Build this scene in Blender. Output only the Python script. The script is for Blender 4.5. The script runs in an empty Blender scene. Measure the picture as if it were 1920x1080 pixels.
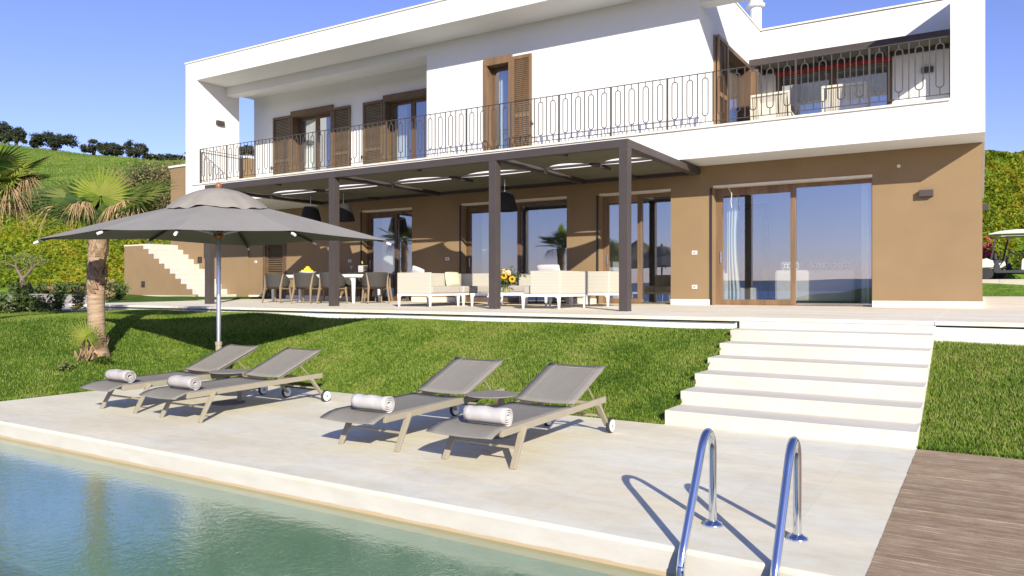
import bpy, bmesh, math, random
import numpy as np
from mathutils import Vector, Matrix, Quaternion
R = math.radians
sc = bpy.context.scene
COL = sc.collection

# ------------------------------------------------------------------ camera, sky, sun, exposure
F = 1425.0
TH = math.atan(882 / F)
CZ = 1.5
cam = bpy.data.cameras.new('camera')
cam.sensor_width = 36.0
cam.lens = F / 1920 * 36
cam.shift_y = -0.5 / 1920
cam.clip_start = 0.05
cam.clip_end = 60000
camo = bpy.data.objects.new('camera', cam)
COL.objects.link(camo)
camo.location = (0, 0, CZ)
camo.rotation_euler = (R(90), 0, TH)
sc.camera = camo

SUN_EL = 24.3
world = bpy.data.worlds.new('World')
sc.world = world
world.use_nodes = True
wn = world.node_tree.nodes
wl = world.node_tree.links
sky = wn.new('ShaderNodeTexSky')
sky.sky_type = 'NISHITA'
sky.sun_disc = False
sky.sun_elevation = R(SUN_EL)
sky.sun_rotation = R(135)
sky.altitude = 0
sky.air_density = 1.0
sky.dust_density = 0.2
sky.ozone_density = 3.5
bg = wn['Background']
wb = wn.new('ShaderNodeMix')
wb.data_type = 'RGBA'
wb.blend_type = 'MULTIPLY'
wb.inputs[0].default_value = 1.0
wb.inputs[7].default_value = (.835, .705, .985, 1)      # camera white balance of the sky
wl.new(sky.outputs[0], wb.inputs[6])
wl.new(wb.outputs[2], bg.inputs[0])
bg.inputs[1].default_value = 0.100

sun = bpy.data.lights.new('sun', 'SUN')
sun.energy = 3.7
sun.angle = R(0.5)
sun.color = (1.0, 0.93, 0.80)
suno = bpy.data.objects.new('sun', sun)
COL.objects.link(suno)
sdir = Vector((-1, 1, -math.tan(R(SUN_EL)) * math.sqrt(2)))
suno.rotation_euler = sdir.to_track_quat('-Z', 'Y').to_euler()
suno.location = (30, -30, 30)

sc.view_settings.view_transform = 'Standard'
sc.view_settings.look = 'None'
sc.view_settings.exposure = 0.95
sc.view_settings.gamma = 1.0
sc.cycles.max_bounces = 8
sc.cycles.transparent_max_bounces = 16
sc.cycles.caustics_reflective = False
sc.cycles.caustics_refractive = False

FS, FC = math.sin(TH), math.cos(TH)
def campt(px, dep, z=None, py=None):
    """world point at photo column px and depth dep"""
    u = (px - 960) / F
    if z is None:
        z = CZ + (539.5 - py) / F * dep
    return Vector((dep * (-FS + u * FC), dep * (FC + u * FS), z))
def latdep(lat, dep, z):
    return Vector((-FS * dep + FC * lat, FC * dep + FS * lat, z))

# ------------------------------------------------------------------ materials
def lin(r, g, b):
    f = lambda c: (c / 255 / 12.92) if c / 255 <= .04045 else ((c / 255 + .055) / 1.055) ** 2.4
    return (f(r), f(g), f(b))
class NT:
    def __init__(s, name):
        s.m = bpy.data.materials.new(name)
        s.m.use_nodes = True
        s.t = s.m.node_tree
        s.b = s.t.nodes['Principled BSDF']
        s.out = s.t.nodes['Material Output']
    def n(s, typ, **kw):
        nd = s.t.nodes.new('ShaderNode' + typ)
        for k, v in kw.items():
            if k.startswith('i_'):
                key = k[2:]
                key = int(key) if key.isdigit() else key.replace('_', ' ')
                nd.inputs[key].default_value = v
            else:
                setattr(nd, k, v)
        return nd
    def l(s, a, b):
        s.t.links.new(a, b)
    def ramp(s, fac, stops):
        nd = s.n('ValToRGB')
        cr = nd.color_ramp
        while len(cr.elements) < len(stops):
            cr.elements.new(0.5)
        for e, (p, c) in zip(cr.elements, stops):
            e.position = p
            e.color = (c[0], c[1], c[2], 1)
        s.l(fac, nd.inputs[0])
        return nd.outputs[0]
    def coord(s, world=False, scale=None):
        o = s.n('NewGeometry').outputs['Position'] if world else s.n('TexCoord').outputs['Object']
        if scale:
            mp = s.n('Mapping')
            mp.inputs['Scale'].default_value = scale
            s.l(o, mp.inputs[0])
            o = mp.outputs[0]
        return o
    def noise(s, vec, scale, detail=4, rough=.55):
        nd = s.n('TexNoise', i_Scale=scale, i_Detail=detail, i_Roughness=rough)
        s.l(vec, nd.inputs['Vector'])
        return nd.outputs['Fac']
    def mix(s, fac, a, b, mode='MIX'):
        nd = s.n('Mix', data_type='RGBA', blend_type=mode)
        for sock, v in ((nd.inputs[0], fac), (nd.inputs[6], a), (nd.inputs[7], b)):
            if isinstance(v, (int, float)):
                sock.default_value = v
            elif isinstance(v, (tuple, list)):
                sock.default_value = (v[0], v[1], v[2], 1)
            else:
                s.l(v, sock)
        return nd.outputs[2]
    def bump(s, h, strength=.3, dist=.01):
        nd = s.n('Bump', i_Strength=strength, i_Distance=dist)
        s.l(h, nd.inputs['Height'])
        s.l(nd.outputs[0], s.b.inputs['Normal'])
def mul(c, k):
    return tuple(min(1, x * k) for x in c)
def M(name, col, rough=.6, var=.12, scale=4., bump=0., bscale=60., metal=0., spec=.4, world=True, stretch=None):
    t = NT(name)
    v = t.coord(world, stretch)
    f = t.noise(v, scale)
    c = t.ramp(f, [(.3, mul(col, 1 - var)), (.7, mul(col, 1 + var))])
    t.l(c, t.b.inputs['Base Color'])
    t.b.inputs['Roughness'].default_value = rough
    t.b.inputs['Metallic'].default_value = metal
    t.b.inputs['Specular IOR Level'].default_value = spec
    if bump:
        t.bump(t.noise(v, bscale, 3), bump, .01)
    return t.m

m_white = M('white_plaster', (.735, .732, .705), .85, .015, .6, .12, 90, spec=.2)
m_brown = M('brown_plaster', (.266, .185, .102), .9, .06, 1.2, .35, 110, spec=.15)
m_pergola = M('pergola_metal', (.062, .050, .046), .5, .08, 3, .05, 40)
m_cream = M('cream_stone', (.72, .66, .55), .7, .05, 3, .1, 30, spec=.25)
m_iron = M('wrought_iron', (.07, .058, .05), .55, .1, 6, .1, 60)
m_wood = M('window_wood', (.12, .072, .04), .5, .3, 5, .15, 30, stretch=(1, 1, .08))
m_woodlit = M('sunlit_window_wood', (.20, .122, .064), .5, .3, 5, .15, 30, stretch=(1, 1, .08))  # window wood again, sunlight on these frames and leaves put into the lighter brown
m_shut = M('shutter_wood', (.14, .092, .05), .6, .2, 5, .1, 40, stretch=(.2, .2, 1))
m_dark = M('dark_metal', (.03, .028, .027), .5, .1)
m_black = M('black_weave', (.012, .012, .012), .7, .3, 60, .8, 120)
m_lfab = M('lounger_mesh_fabric', (.24, .224, .19), .8, .04, 8, .3, 700, spec=.2)
m_lframe = M('taupe_frame', (.31, .275, .20), .45, .04, 8)
m_para = M('parasol_fabric', (.25, .238, .218), .85, .04, 3, .1, 400, spec=.15)
m_sail = M('sail_fabric', (.15, .142, .105), .9, .05, 3, .05, 200, spec=.1)
m_towel = M('towel_terry', (.60, .575, .55), .95, .04, 30, .9, 250, spec=.1)
m_steel = M('polished_steel', (.72, .74, .78), .12, .02, 3, metal=1.)
m_alu = M('brushed_aluminium', (.6, .62, .66), .3, .03, 3, metal=1.)
m_wheel = M('white_plastic', (.75, .75, .73), .4, .02)
m_rubber = M('dark_rubber', (.03, .03, .032), .7, .1)
m_finial = M('varnished_wood', (.28, .12, .05), .35, .2, 20)
m_chairw = M('woven_charcoal', (.055, .051, .045), .8, .25, 70, .8, 140)
m_teak = M('grey_teak', (.255, .19, .118), .6, .2, 6, .1, 60, stretch=(1, 1, .15))
m_wpaint = M('white_lacquer', (.70, .695, .665), .35, .01)
m_cush = M('grey_cushion', (.43, .39, .34), .9, .05, 10, .3, 200, spec=.15)
m_cushg = M('pale_green_cushion', (.55, .53, .37), .9, .12, 25, .3, 150, spec=.15)
m_curtain = M('sheer_curtain', (.72, .77, .70), .9, .04, 3, spec=.1)
m_room = M('room_paint', (.76, .75, .72), .9, .03, 1)
m_roomfloor = M('room_floor', (.45, .41, .35), .5, .05, 2)
m_insofa = M('linen_upholstery', (.80, .78, .72), .9, .03, 8, .2, 90)
m_red = M('red_fabric', (.45, .02, .025), .7, .1)
m_olive = M('olive_post', (.06, .065, .035), .6, .1)
m_plate = M('switch_plate', (.75, .74, .72), .4, .02)
m_platec = M('switch_rocker', (.35, .33, .30), .4, .02)
m_ch2 = M('cream_slats', (.60, .55, .43), .7, .05, 5)
m_deadfrond = M('dry_frond', (.40, .27, .14), .9, .3, 14)
m_boot = M('palm_boots', (.25, .165, .10), .95, .45, 9, .8, 30)
m_barkl = None
m_yellow = M('yellow_fruit', (.75, .55, .03), .45, .15, 15)
m_petal = M('sunflower_petal', (.85, .38, .01), .7, .2, 60)
m_petalp = M('pale_rose_petal', (.80, .50, .30), .7, .15, 60)
m_seed = M('flower_centre', (.06, .025, .01), .9, .2)
m_tree = M('tree_bark', (.16, .12, .085), .95, .25, 12, .6, 30)
m_pink = M('bougainvillea_petal', (.62, .03, .12), .8, .2, 30)
m_cart = M('cart_body', (.68, .66, .58), .35, .02)
m_cartd = M('cart_trim', (.045, .047, .05), .6, .15)
m_patt = None

def patt_mat():
    t = NT('patterned_cushion')
    v = t.coord(False)
    vo = t.n('TexVoronoi', feature='F1', i_Scale=13.)
    vo.inputs['Randomness'].default_value = .15
    t.l(v, vo.inputs['Vector'])
    c = t.ramp(vo.outputs['Distance'], [(.30, (.75, .74, .68)), (.36, (.10, .10, .08)), (.5, (.12, .11, .09)), (.56, (.75, .74, .68))])
    t.l(c, t.b.inputs['Base Color'])
    t.b.inputs['Roughness'].default_value = .9
    return t.m
m_patt = patt_mat()

def weave_mat(name, col):
    t = NT(name)
    v = t.coord(False)
    w = t.n('TexWave', wave_type='BANDS', bands_direction='DIAGONAL', i_Scale=14., i_Distortion=.6)
    t.l(v, w.inputs['Vector'])
    w2 = t.n('TexWave', wave_type='BANDS', bands_direction='Z', i_Scale=11., i_Distortion=.3)
    t.l(v, w2.inputs['Vector'])
    f = t.mix(.5, w.outputs['Color'], w2.outputs['Color'])
    c = t.ramp(f, [(.15, mul(col, .68)), (.6, mul(col, 1.05))])
    t.l(c, t.b.inputs['Base Color'])
    t.b.inputs['Roughness'].default_value = .7
    t.bump(f, .5, .006)
    return t.m
m_weave = weave_mat('white_weave', (.55, .52, .42))

def stone_mat(name, col, bw, bh, joint=.25, world=True, rot=0, stain=.8):
    t = NT(name)
    v = t.coord(True)
    big = t.noise(t.coord(True, (.35, 1.2, 1)), 1.6, 6, .6)
    med = t.noise(t.coord(True, (.8, 1.5, 1)), 6, 6, .7)
    c1 = t.ramp(big, [(.32, mul(col, .90)), (.68, mul(col, 1.05))])
    c2 = t.ramp(med, [(.40, (.80, .68, .50)), (.56, (1, 1, 1))])
    lg = t.noise(t.coord(True, (.5, 1, 1)), .9, 5, .65)
    c3 = t.ramp(lg, [(.40, (1, .93, .80)), (.60, (1, 1, 1))])
    c = t.mix(.22 if stain > .5 else .12, c1, c2, 'MULTIPLY')
    c = t.mix(stain, c, c3, 'MULTIPLY')
    br = t.n('TexBrick', offset=.5, i_Scale=1.0)
    br.inputs['Mortar Size'].default_value = .0025
    br.inputs['Brick Width'].default_value = bw
    br.inputs['Row Height'].default_value = bh
    br.inputs['Color1'].default_value = (1, 1, 1, 1)
    br.inputs['Color2'].default_value = (.95, .95, .95, 1)
    br.inputs['Mortar'].default_value = (1 - joint, 1 - joint * 1.05, 1 - joint * 1.2, 1)
    mp = t.n('Mapping')
    mp.inputs['Rotation'].default_value = (0, 0, rot)
    t.l(v, mp.inputs[0])
    t.l(mp.outputs[0], br.inputs['Vector'])
    c = t.mix(1.0, c, br.outputs['Color'], 'MULTIPLY')
    t.l(c, t.b.inputs['Base Color'])
    t.b.inputs['Roughness'].default_value = .75
    t.b.inputs['Specular IOR Level'].default_value = .25
    t.bump(med, .12, .01)
    return t.m
m_deck = stone_mat('deck_stone', (.755, .74, .625), 1.0, .5, .11, rot=R(90))
m_terr = stone_mat('terrace_stone', (.80, .76, .65), 1.2, .6, .12)
m_step = stone_mat('step_stone', (.62, .597, .528), 30, 30, .02, stain=.25)
m_path = stone_mat('path_concrete', (.56, .52, .46), 40, 40, .05)
def kerb_mat():
    t = NT('kerb_stone')
    pos = t.coord(True)
    sx = t.n('SeparateXYZ')
    t.l(pos, sx.inputs[0])
    n1 = t.noise(t.coord(True, (.5, 1, 1)), 5, 5, .6)
    ad = t.n('Math', operation='MULTIPLY_ADD')
    t.l(n1, ad.inputs[0]); ad.inputs[1].default_value = -.035
    t.l(sx.outputs[2], ad.inputs[2])
    c = t.ramp(t.noise(t.coord(True, (1, 1, 3)), 3, 5), [(.3, (.55, .52, .44)), (.7, (.61, .59, .515))])
    mr = t.n('MapRange')
    mr.inputs['From Min'].default_value = -.178
    mr.inputs['From Max'].default_value = -.170
    t.l(ad.outputs[0], mr.inputs[0])
    c = t.mix(mr.outputs[0], (.52, .40, .24), c)
    t.l(c, t.b.inputs['Base Color'])
    t.b.inputs['Roughness'].default_value = .7
    t.bump(n1, .25, .02)
    return t.m
m_kerb = kerb_mat()

def plank_mat():
    t = NT('weathered_deck_wood')
    pos = t.coord(True)
    sx = t.n('SeparateXYZ')
    t.l(pos, sx.inputs[0])
    d = t.n('Math', operation='DIVIDE'); t.l(sx.outputs[1], d.inputs[0]); d.inputs[1].default_value = .092
    fl = t.n('Math', operation='FLOOR'); t.l(d.outputs[0], fl.inputs[0])
    wn_ = t.n('TexWhiteNoise', noise_dimensions='1D'); t.l(fl.outputs[0], wn_.inputs['W'])
    g = t.noise(t.coord(True, (1.2, 22, 1)), 4, 6, .7)
    g2 = t.noise(t.coord(True, (3, 3, 1)), 2, 5, .6)
    c = t.ramp(g, [(.28, (.18, .115, .06)), (.5, (.40, .30, .19)), (.72, (.60, .50, .365))])
    c = t.mix(.5, c, t.ramp(wn_.outputs[0], [(0, (.55, .48, .42)), (1, (1, 1, 1))]), 'MULTIPLY')
    c = t.mix(.5, c, t.ramp(g2, [(.35, (.6, .5, .42)), (.65, (1, 1, 1))]), 'MULTIPLY')
    t.l(c, t.b.inputs['Base Color'])
    t.b.inputs['Roughness'].default_value = .8
    t.bump(g, .4, .01)
    return t.m
m_plank = plank_mat()

def leaf_mat(name, cols, scale=3., big=.5, trans=.25, cell=14., patch=0):
    """cell-scattered leaf colours plus broad patches, thin translucent leaves"""
    t = NT(name)
    v = t.coord(True)
    vo = t.n('TexVoronoi', feature='F1', i_Scale=cell)
    t.l(v, vo.inputs['Vector'])
    sx = t.n('SeparateColor')
    t.l(vo.outputs['Color'], sx.inputs[0])
    nz = t.noise(v, big, 5, .6)
    ad = t.n('Math', operation='MULTIPLY_ADD')
    t.l(sx.outputs[0], ad.inputs[0]); ad.inputs[1].default_value = .42
    t.l(nz, ad.inputs[2])
    n = len(cols)
    c = t.ramp(ad.outputs[0], [(.40 + .55 * i / (n - 1), cols[i]) for i in range(n)])
    if patch:
        pn = t.noise(v, patch, 5, .7)
        c = t.mix(.9, c, t.ramp(pn, [(.36, (.74, .80, .70)), (.5, (1, 1, 1)), (.64, (1.0, .96, .85))]), 'MULTIPLY')
    t.l(c, t.b.inputs['Base Color'])
    t.b.inputs['Roughness'].default_value = .6
    t.b.inputs['Specular IOR Level'].default_value = .25
    tr = t.n('BsdfTranslucent')
    t.l(t.mix(1.0, c, (1.0, 1.0, .6), 'MULTIPLY'), tr.inputs[0])
    mx = t.n('MixShader', i_0=trans)
    t.l(t.b.outputs[0], mx.inputs[1]); t.l(tr.outputs[0], mx.inputs[2])
    t.l(mx.outputs[0], t.out.inputs[0])
    return t.m
m_blade = leaf_mat('lawn_blades', patch=.38, cols= [(.06, .125, .014), (.115, .205, .022), (.19, .285, .034), (.28, .36, .065), (.33, .34, .10)], big=1.1, trans=.35, cell=30)
m_soil = M('lawn_soil', (.06, .115, .014), .95, .3, 2, .5, 40, spec=.1)
m_hill = None
m_cover = leaf_mat('ground_cover_leaves', [(.05, .095, .008), (.12, .18, .012), (.20, .27, .016), (.29, .335, .02), (.34, .27, .025)], big=.35, trans=.35, cell=7)
m_palmg = leaf_mat('palm_leaf', [(.025, .06, .012), (.05, .10, .018), (.10, .145, .028), (.19, .22, .05)], big=1.2, trans=.4, cell=5)  # greens darkened to paint in the mutual shading of crowded fronds
m_palmy = leaf_mat('bright_palm_leaf', [(.14, .22, .03), (.22, .30, .04), (.30, .36, .05), (.36, .38, .08)], big=2, trans=.45, cell=5)  # sunlight through the upright fans painted in as brighter yellow greens
m_pine = leaf_mat('pine_foliage', [(.014, .022, .014), (.028, .040, .022), (.046, .058, .032), (.068, .075, .045)], big=.5, trans=.1, cell=2)  # foliage tones lifted to paint in distance haze
m_shrub = leaf_mat('shrub_leaves', [(.03, .06, .015), (.055, .10, .025), (.10, .145, .04), (.16, .19, .07)], big=1.5, trans=.25, cell=9)
m_dry = leaf_mat('dry_shrub_leaves', [(.07, .09, .03), (.16, .15, .06), (.28, .22, .11), (.38, .29, .16)], big=1.0, trans=.2, cell=6)
m_olivel = leaf_mat('olive_leaves', [(.10, .13, .04), (.17, .20, .06), (.24, .26, .09)], big=1.5, trans=.2, cell=9)

def hill_mat():
    t = NT('hill_grass')
    v = t.coord(True)
    a = t.noise(v, .09, 6, .65)
    b = t.noise(t.coord(True, (1, 1, 2.5)), .9, 6, .7)
    c1 = t.ramp(a, [(.34, (.11, .20, .028)), (.5, (.165, .265, .04)), (.66, (.22, .30, .06))])
    c2 = t.ramp(b, [(.32, (.55, .62, .45)), (.62, (1, 1, 1))])
    c4 = t.ramp(t.noise(t.coord(True, (1, 1, 3)), .28, 6, .7), [(.38, (.72, .80, .6)), (.6, (1.0, 1, 1))])
    c = t.mix(.75, c1, c2, 'MULTIPLY')
    c = t.mix(.8, c, c4, 'MULTIPLY')
    t.l(c, t.b.inputs['Base Color'])
    t.b.inputs['Roughness'].default_value = .95
    t.b.inputs['Specular IOR Level'].default_value = .05
    t.bump(b, .9, .5)
    return t.m
m_hill = hill_mat()

def bark_mat():
    t = NT('palm_trunk_bark')
    v = t.coord(False, (.6, .6, 5))
    n = t.noise(v, 6, 6, .7)
    n2 = t.noise(t.coord(False, (1.5, 1.5, .5)), 4, 4)
    c = t.ramp(n, [(.3, (.22, .145, .09)), (.55, (.40, .30, .205)), (.75, (.50, .41, .30))])
    c = t.mix(.6, c, t.ramp(n2, [(.45, (1, 1, 1)), (.7, (1, .68, .45))]), 'MULTIPLY')
    t.l(c, t.b.inputs['Base Color'])
    t.b.inputs['Roughness'].default_value = .95
    t.bump(n, .8, .03)
    return t.m
m_barkl = bark_mat()

def glass_mat(name, fac, tint):
    t = NT(name)
    tr = t.n('BsdfTransparent'); tr.inputs[0].default_value = (*tint, 1)
    gl = t.n('BsdfGlossy', i_Roughness=0.0); gl.inputs[0].default_value = (.92, .95, 1, 1)
    lw = t.n('LayerWeight', i_Blend=.5)
    pw = t.n('Math', operation='POWER'); pw.inputs[1].default_value = 4.
    t.l(lw.outputs['Facing'], pw.inputs[0])
    mr = t.n('MapRange'); mr.inputs['To Min'].default_value = fac; mr.inputs['To Max'].default_value = 1.
    t.l(pw.outputs[0], mr.inputs[0])
    mx = t.n('MixShader')
    t.l(mr.outputs[0], mx.inputs[0]); t.l(tr.outputs[0], mx.inputs[1]); t.l(gl.outputs[0], mx.inputs[2])
    t.l(mx.outputs[0], t.out.inputs[0])
    return t.m
m_glass = glass_mat('window_glass', .27, (.95, .97, .97))
m_clear = glass_mat('clear_glass', .04, (.96, .97, .97))

def water_mat():
    t = NT('pool_water')
    v = t.coord(True)
    tr = t.n('BsdfTransparent'); tr.inputs[0].default_value = (.73, .85, .79, 1)
    gl = t.n('BsdfGlossy', i_Roughness=0.0); gl.inputs[0].default_value = (1, 1, 1, 1)
    n1 = t.noise(v, 13, 4, .6)
    n2 = t.noise(v, 38, 3, .55)
    hh = t.n('Math', operation='MULTIPLY_ADD'); t.l(n2, hh.inputs[0]); hh.inputs[1].default_value = .35; t.l(n1, hh.inputs[2])
    bp = t.n('Bump', i_Strength=.15, i_Distance=.02)
    t.l(hh.outputs[0], bp.inputs['Height'])
    t.l(bp.outputs[0], gl.inputs['Normal'])
    lw = t.n('LayerWeight', i_Blend=.5)
    t.l(bp.outputs[0], lw.inputs['Normal'])
    pw = t.n('Math', operation='POWER'); pw.inputs[1].default_value = 3.3
    t.l(lw.outputs['Facing'], pw.inputs[0])
    fr = t.n('MapRange'); fr.inputs['To Min'].default_value = .025; fr.inputs['To Max'].default_value = .95
    t.l(pw.outputs[0], fr.inputs[0])
    mx = t.n('MixShader')
    t.l(fr.outputs[0], mx.inputs[0]); t.l(tr.outputs[0], mx.inputs[1]); t.l(gl.outputs[0], mx.inputs[2])
    t.l(mx.outputs[0], t.out.inputs[0])
    return t.m
m_water = water_mat()
def pool_mat():
    t = NT('pool_lining')
    v = t.coord(True)
    n = t.noise(v, 3, 4)
    c = t.ramp(n, [(.3, (.165, .255, .19)), (.7, (.21, .30, .23))])
    t.l(c, t.b.inputs['Base Color'])
    t.b.inputs['Roughness'].default_value = .7
    return t.m
m_pool = pool_mat()
def sea_mat():
    t = NT('sea_water')
    t.b.inputs['Base Color'].default_value = (.015, .05, .13, 1)
    t.b.inputs['Roughness'].default_value = .35
    t.bump(t.noise(t.coord(True), .05, 4), .6, 3)
    return t.m
m_sea = sea_mat()
m_far = M('far_hill', (.05, .075, .035), .95, .4, .05, spec=.05)
m_mount = M('far_mountain', (.10, .14, .22), .95, .2, .001, spec=.05)
m_thatch = M('thatch', (.22, .17, .10), .95, .4, 20, .8, 40, stretch=(3, 3, .5))
m_ground = M('rough_ground', (.13, .13, .06), .95, .3, .3, .3, 5, spec=.1)

# ------------------------------------------------------------------ mesh builder
class MB:
    def __init__(s):
        s.v = []; s.f = []; s.mi = []; s.T = Matrix.Identity(4); s.cur = 0
    def add(s, vs, fs):
        b = len(s.v)
        for p in vs:
            s.v.append(tuple(s.T @ Vector(p)))
        for f in fs:
            s.f.append(tuple(b + i for i in f)); s.mi.append(s.cur)
        return s
    def box(s, x0, x1, y0, y1, z0, z1):
        return s.add([(x0, y0, z0), (x1, y0, z0), (x1, y1, z0), (x0, y1, z0), (x0, y0, z1), (x1, y0, z1), (x1, y1, z1), (x0, y1, z1)],
                     [(0, 3, 2, 1), (4, 5, 6, 7), (0, 1, 5, 4), (1, 2, 6, 5), (2, 3, 7, 6), (3, 0, 4, 7)])
    def bar(s, p0, p1, w, h, up=(0, 0, 1), w1=None, h1=None):
        p0, p1 = Vector(p0), Vector(p1)
        d = (p1 - p0).normalized(); up = Vector(up)
        if abs(d.dot(up)) > .98: up = Vector((0, 1, 0))
        x = d.cross(up).normalized(); y = x.cross(d).normalized()
        w1 = w if w1 is None else w1; h1 = h if h1 is None else h1
        vs = []
        for p, a, b in ((p0, w, h), (p1, w1, h1)):
            for i, j in ((-1, -1), (1, -1), (1, 1), (-1, 1)):
                vs.append(p + x * (i * a / 2) + y * (j * b / 2))
        return s.add(vs, [(0, 1, 2, 3), (7, 6, 5, 4), (0, 4, 5, 1), (1, 5, 6, 2), (2, 6, 7, 3), (3, 7, 4, 0)])
    def tube(s, pts, r, seg=8, closed=False, cap=True):
        pts = [Vector(p) for p in pts]; n = len(pts)
        rr = r if isinstance(r, (list, tuple)) else [r] * n
        d0 = (pts[1] - pts[0]).normalized()
        a = Vector((0, 0, 1)) if abs(d0.z) < .9 else Vector((1, 0, 0))
        x = d0.cross(a).normalized()
        vs = []; prev = d0
        for i, p in enumerate(pts):
            if closed: d = (pts[(i + 1) % n] - pts[i - 1]).normalized()
            elif i == 0: d = d0
            elif i == n - 1: d = (pts[-1] - pts[-2]).normalized()
            else: d = (pts[i + 1] - pts[i - 1]).normalized()
            x = (x - d * x.dot(d))
            x = x.normalized() if x.length > 1e-6 else d.orthogonal().normalized()
            y = d.cross(x)
            for k in range(seg):
                t = 2 * math.pi * k / seg
                vs.append(p + (x * math.cos(t) + y * math.sin(t)) * rr[i])
        fs = []
        m = n if closed else n - 1
        for i in range(m):
            j = (i + 1) % n
            for k in range(seg):
                q = (k + 1) % seg
                fs.append((i * seg + k, i * seg + q, j * seg + q, j * seg + k))
        if cap and not closed:
            fs.append(tuple(range(seg - 1, -1, -1))); fs.append(tuple((n - 1) * seg + k for k in range(seg)))
        return s.add(vs, fs)
    def lathe(s, prof, c=(0, 0, 0), seg=24, axis='Z', jit=None):
        vs = []; fs = []; n = len(prof)
        for i, (r, h) in enumerate(prof):
            for k in range(seg):
                t = 2 * math.pi * k / seg
                q = r * (jit(i, k) if jit else 1)
                p = (q * math.cos(t), q * math.sin(t), h)
                if axis == 'X': p = (p[2], p[0], p[1])
                if axis == 'Y': p = (p[0], p[2], p[1])
                vs.append((p[0] + c[0], p[1] + c[1], p[2] + c[2]))
        for i in range(n - 1):
            for k in range(seg):
                q = (k + 1) % seg
                fs.append((i * seg + k, i * seg + q, (i + 1) * seg + q, (i + 1) * seg + k))
        if prof[0][0] > 1e-4: fs.append(tuple(range(seg - 1, -1, -1)))
        if prof[-1][0] > 1e-4: fs.append(tuple((n - 1) * seg + k for k in range(seg)))
        return s.add(vs, fs)
    def prism(s, poly, axis, a, b):
        """extrude 2D polygon; axis 'Y': poly is (x,z); 'X': (y,z); 'Z': (x,y)"""
        n = len(poly)
        def P(p, t):
            return {'Y': (p[0], t, p[1]), 'X': (t, p[0], p[1]), 'Z': (p[0], p[1], t)}[axis]
        vs = [P(p, a) for p in poly] + [P(p, b) for p in poly]
        fs = [tuple(range(n)), tuple(range(2 * n - 1, n - 1, -1))]
        for i in range(n):
            j = (i + 1) % n
            fs.append((i, i + n, j + n, j))
        return s.add(vs, fs)
    def grid(s, fn, nu, nv):
        vs = [fn(i / nu, j / nv) for j in range(nv + 1) for i in range(nu + 1)]
        fs = [(j * (nu + 1) + i, j * (nu + 1) + i + 1, (j + 1) * (nu + 1) + i + 1, (j + 1) * (nu + 1) + i) for j in range(nv) for i in range(nu)]
        return s.add(vs, fs)
    def ball(s, c, r, seg=12, rings=8, sq=(1, 1, 1)):
        prof = [(math.sin(math.pi * i / rings) * 1., -math.cos(math.pi * i / rings)) for i in range(rings + 1)]
        vs = []; fs = []
        for (q, h) in prof:
            for k in range(seg):
                t = 2 * math.pi * k / seg
                vs.append((c[0] + r * sq[0] * q * math.cos(t), c[1] + r * sq[1] * q * math.sin(t), c[2] + r * sq[2] * h))
        for i in range(rings):
            for k in range(seg):
                q = (k + 1) % seg
                fs.append((i * seg + k, i * seg + q, (i + 1) * seg + q, (i + 1) * seg + k))
        return s.add(vs, fs)
    def build(s, name, mats, parent=None, smooth=False, bevel=0, solid=0, subd=0, recalc=True):
        me = bpy.data.meshes.new(name)
        off = Vector((0, 0, 0))
        if parent is not None:
            p = parent
            while p is not None:
                off += p.location; p = p.parent
        me.from_pydata([tuple(Vector(v) - off) for v in s.v], [], s.f)
        mats = mats if isinstance(mats, (list, tuple)) else [mats]
        for m in mats: me.materials.append(m)
        if len(mats) > 1: me.polygons.foreach_set('material_index', s.mi)
        if recalc:
            bm = bmesh.new(); bm.from_mesh(me)
            bmesh.ops.recalc_face_normals(bm, faces=bm.faces)
            bm.to_mesh(me); bm.free()
        o = bpy.data.objects.new(name, me); COL.objects.link(o)
        if parent is not None: o.parent = parent
        if smooth:
            me.polygons.foreach_set('use_smooth', [True] * len(me.polygons))
            try: me.set_sharp_from_angle(angle=R(40))
            except Exception: pass
        if solid:
            md = o.modifiers.new('solid', 'SOLIDIFY'); md.thickness = solid; md.offset = 0
        if bevel:
            md = o.modifiers.new('bevel', 'BEVEL'); md.width = bevel; md.segments = 2; md.limit_method = 'ANGLE'; md.angle_limit = R(40)
        if subd:
            md = o.modifiers.new('sub', 'SUBSURF'); md.levels = subd; md.render_levels = subd
        return o

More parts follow.
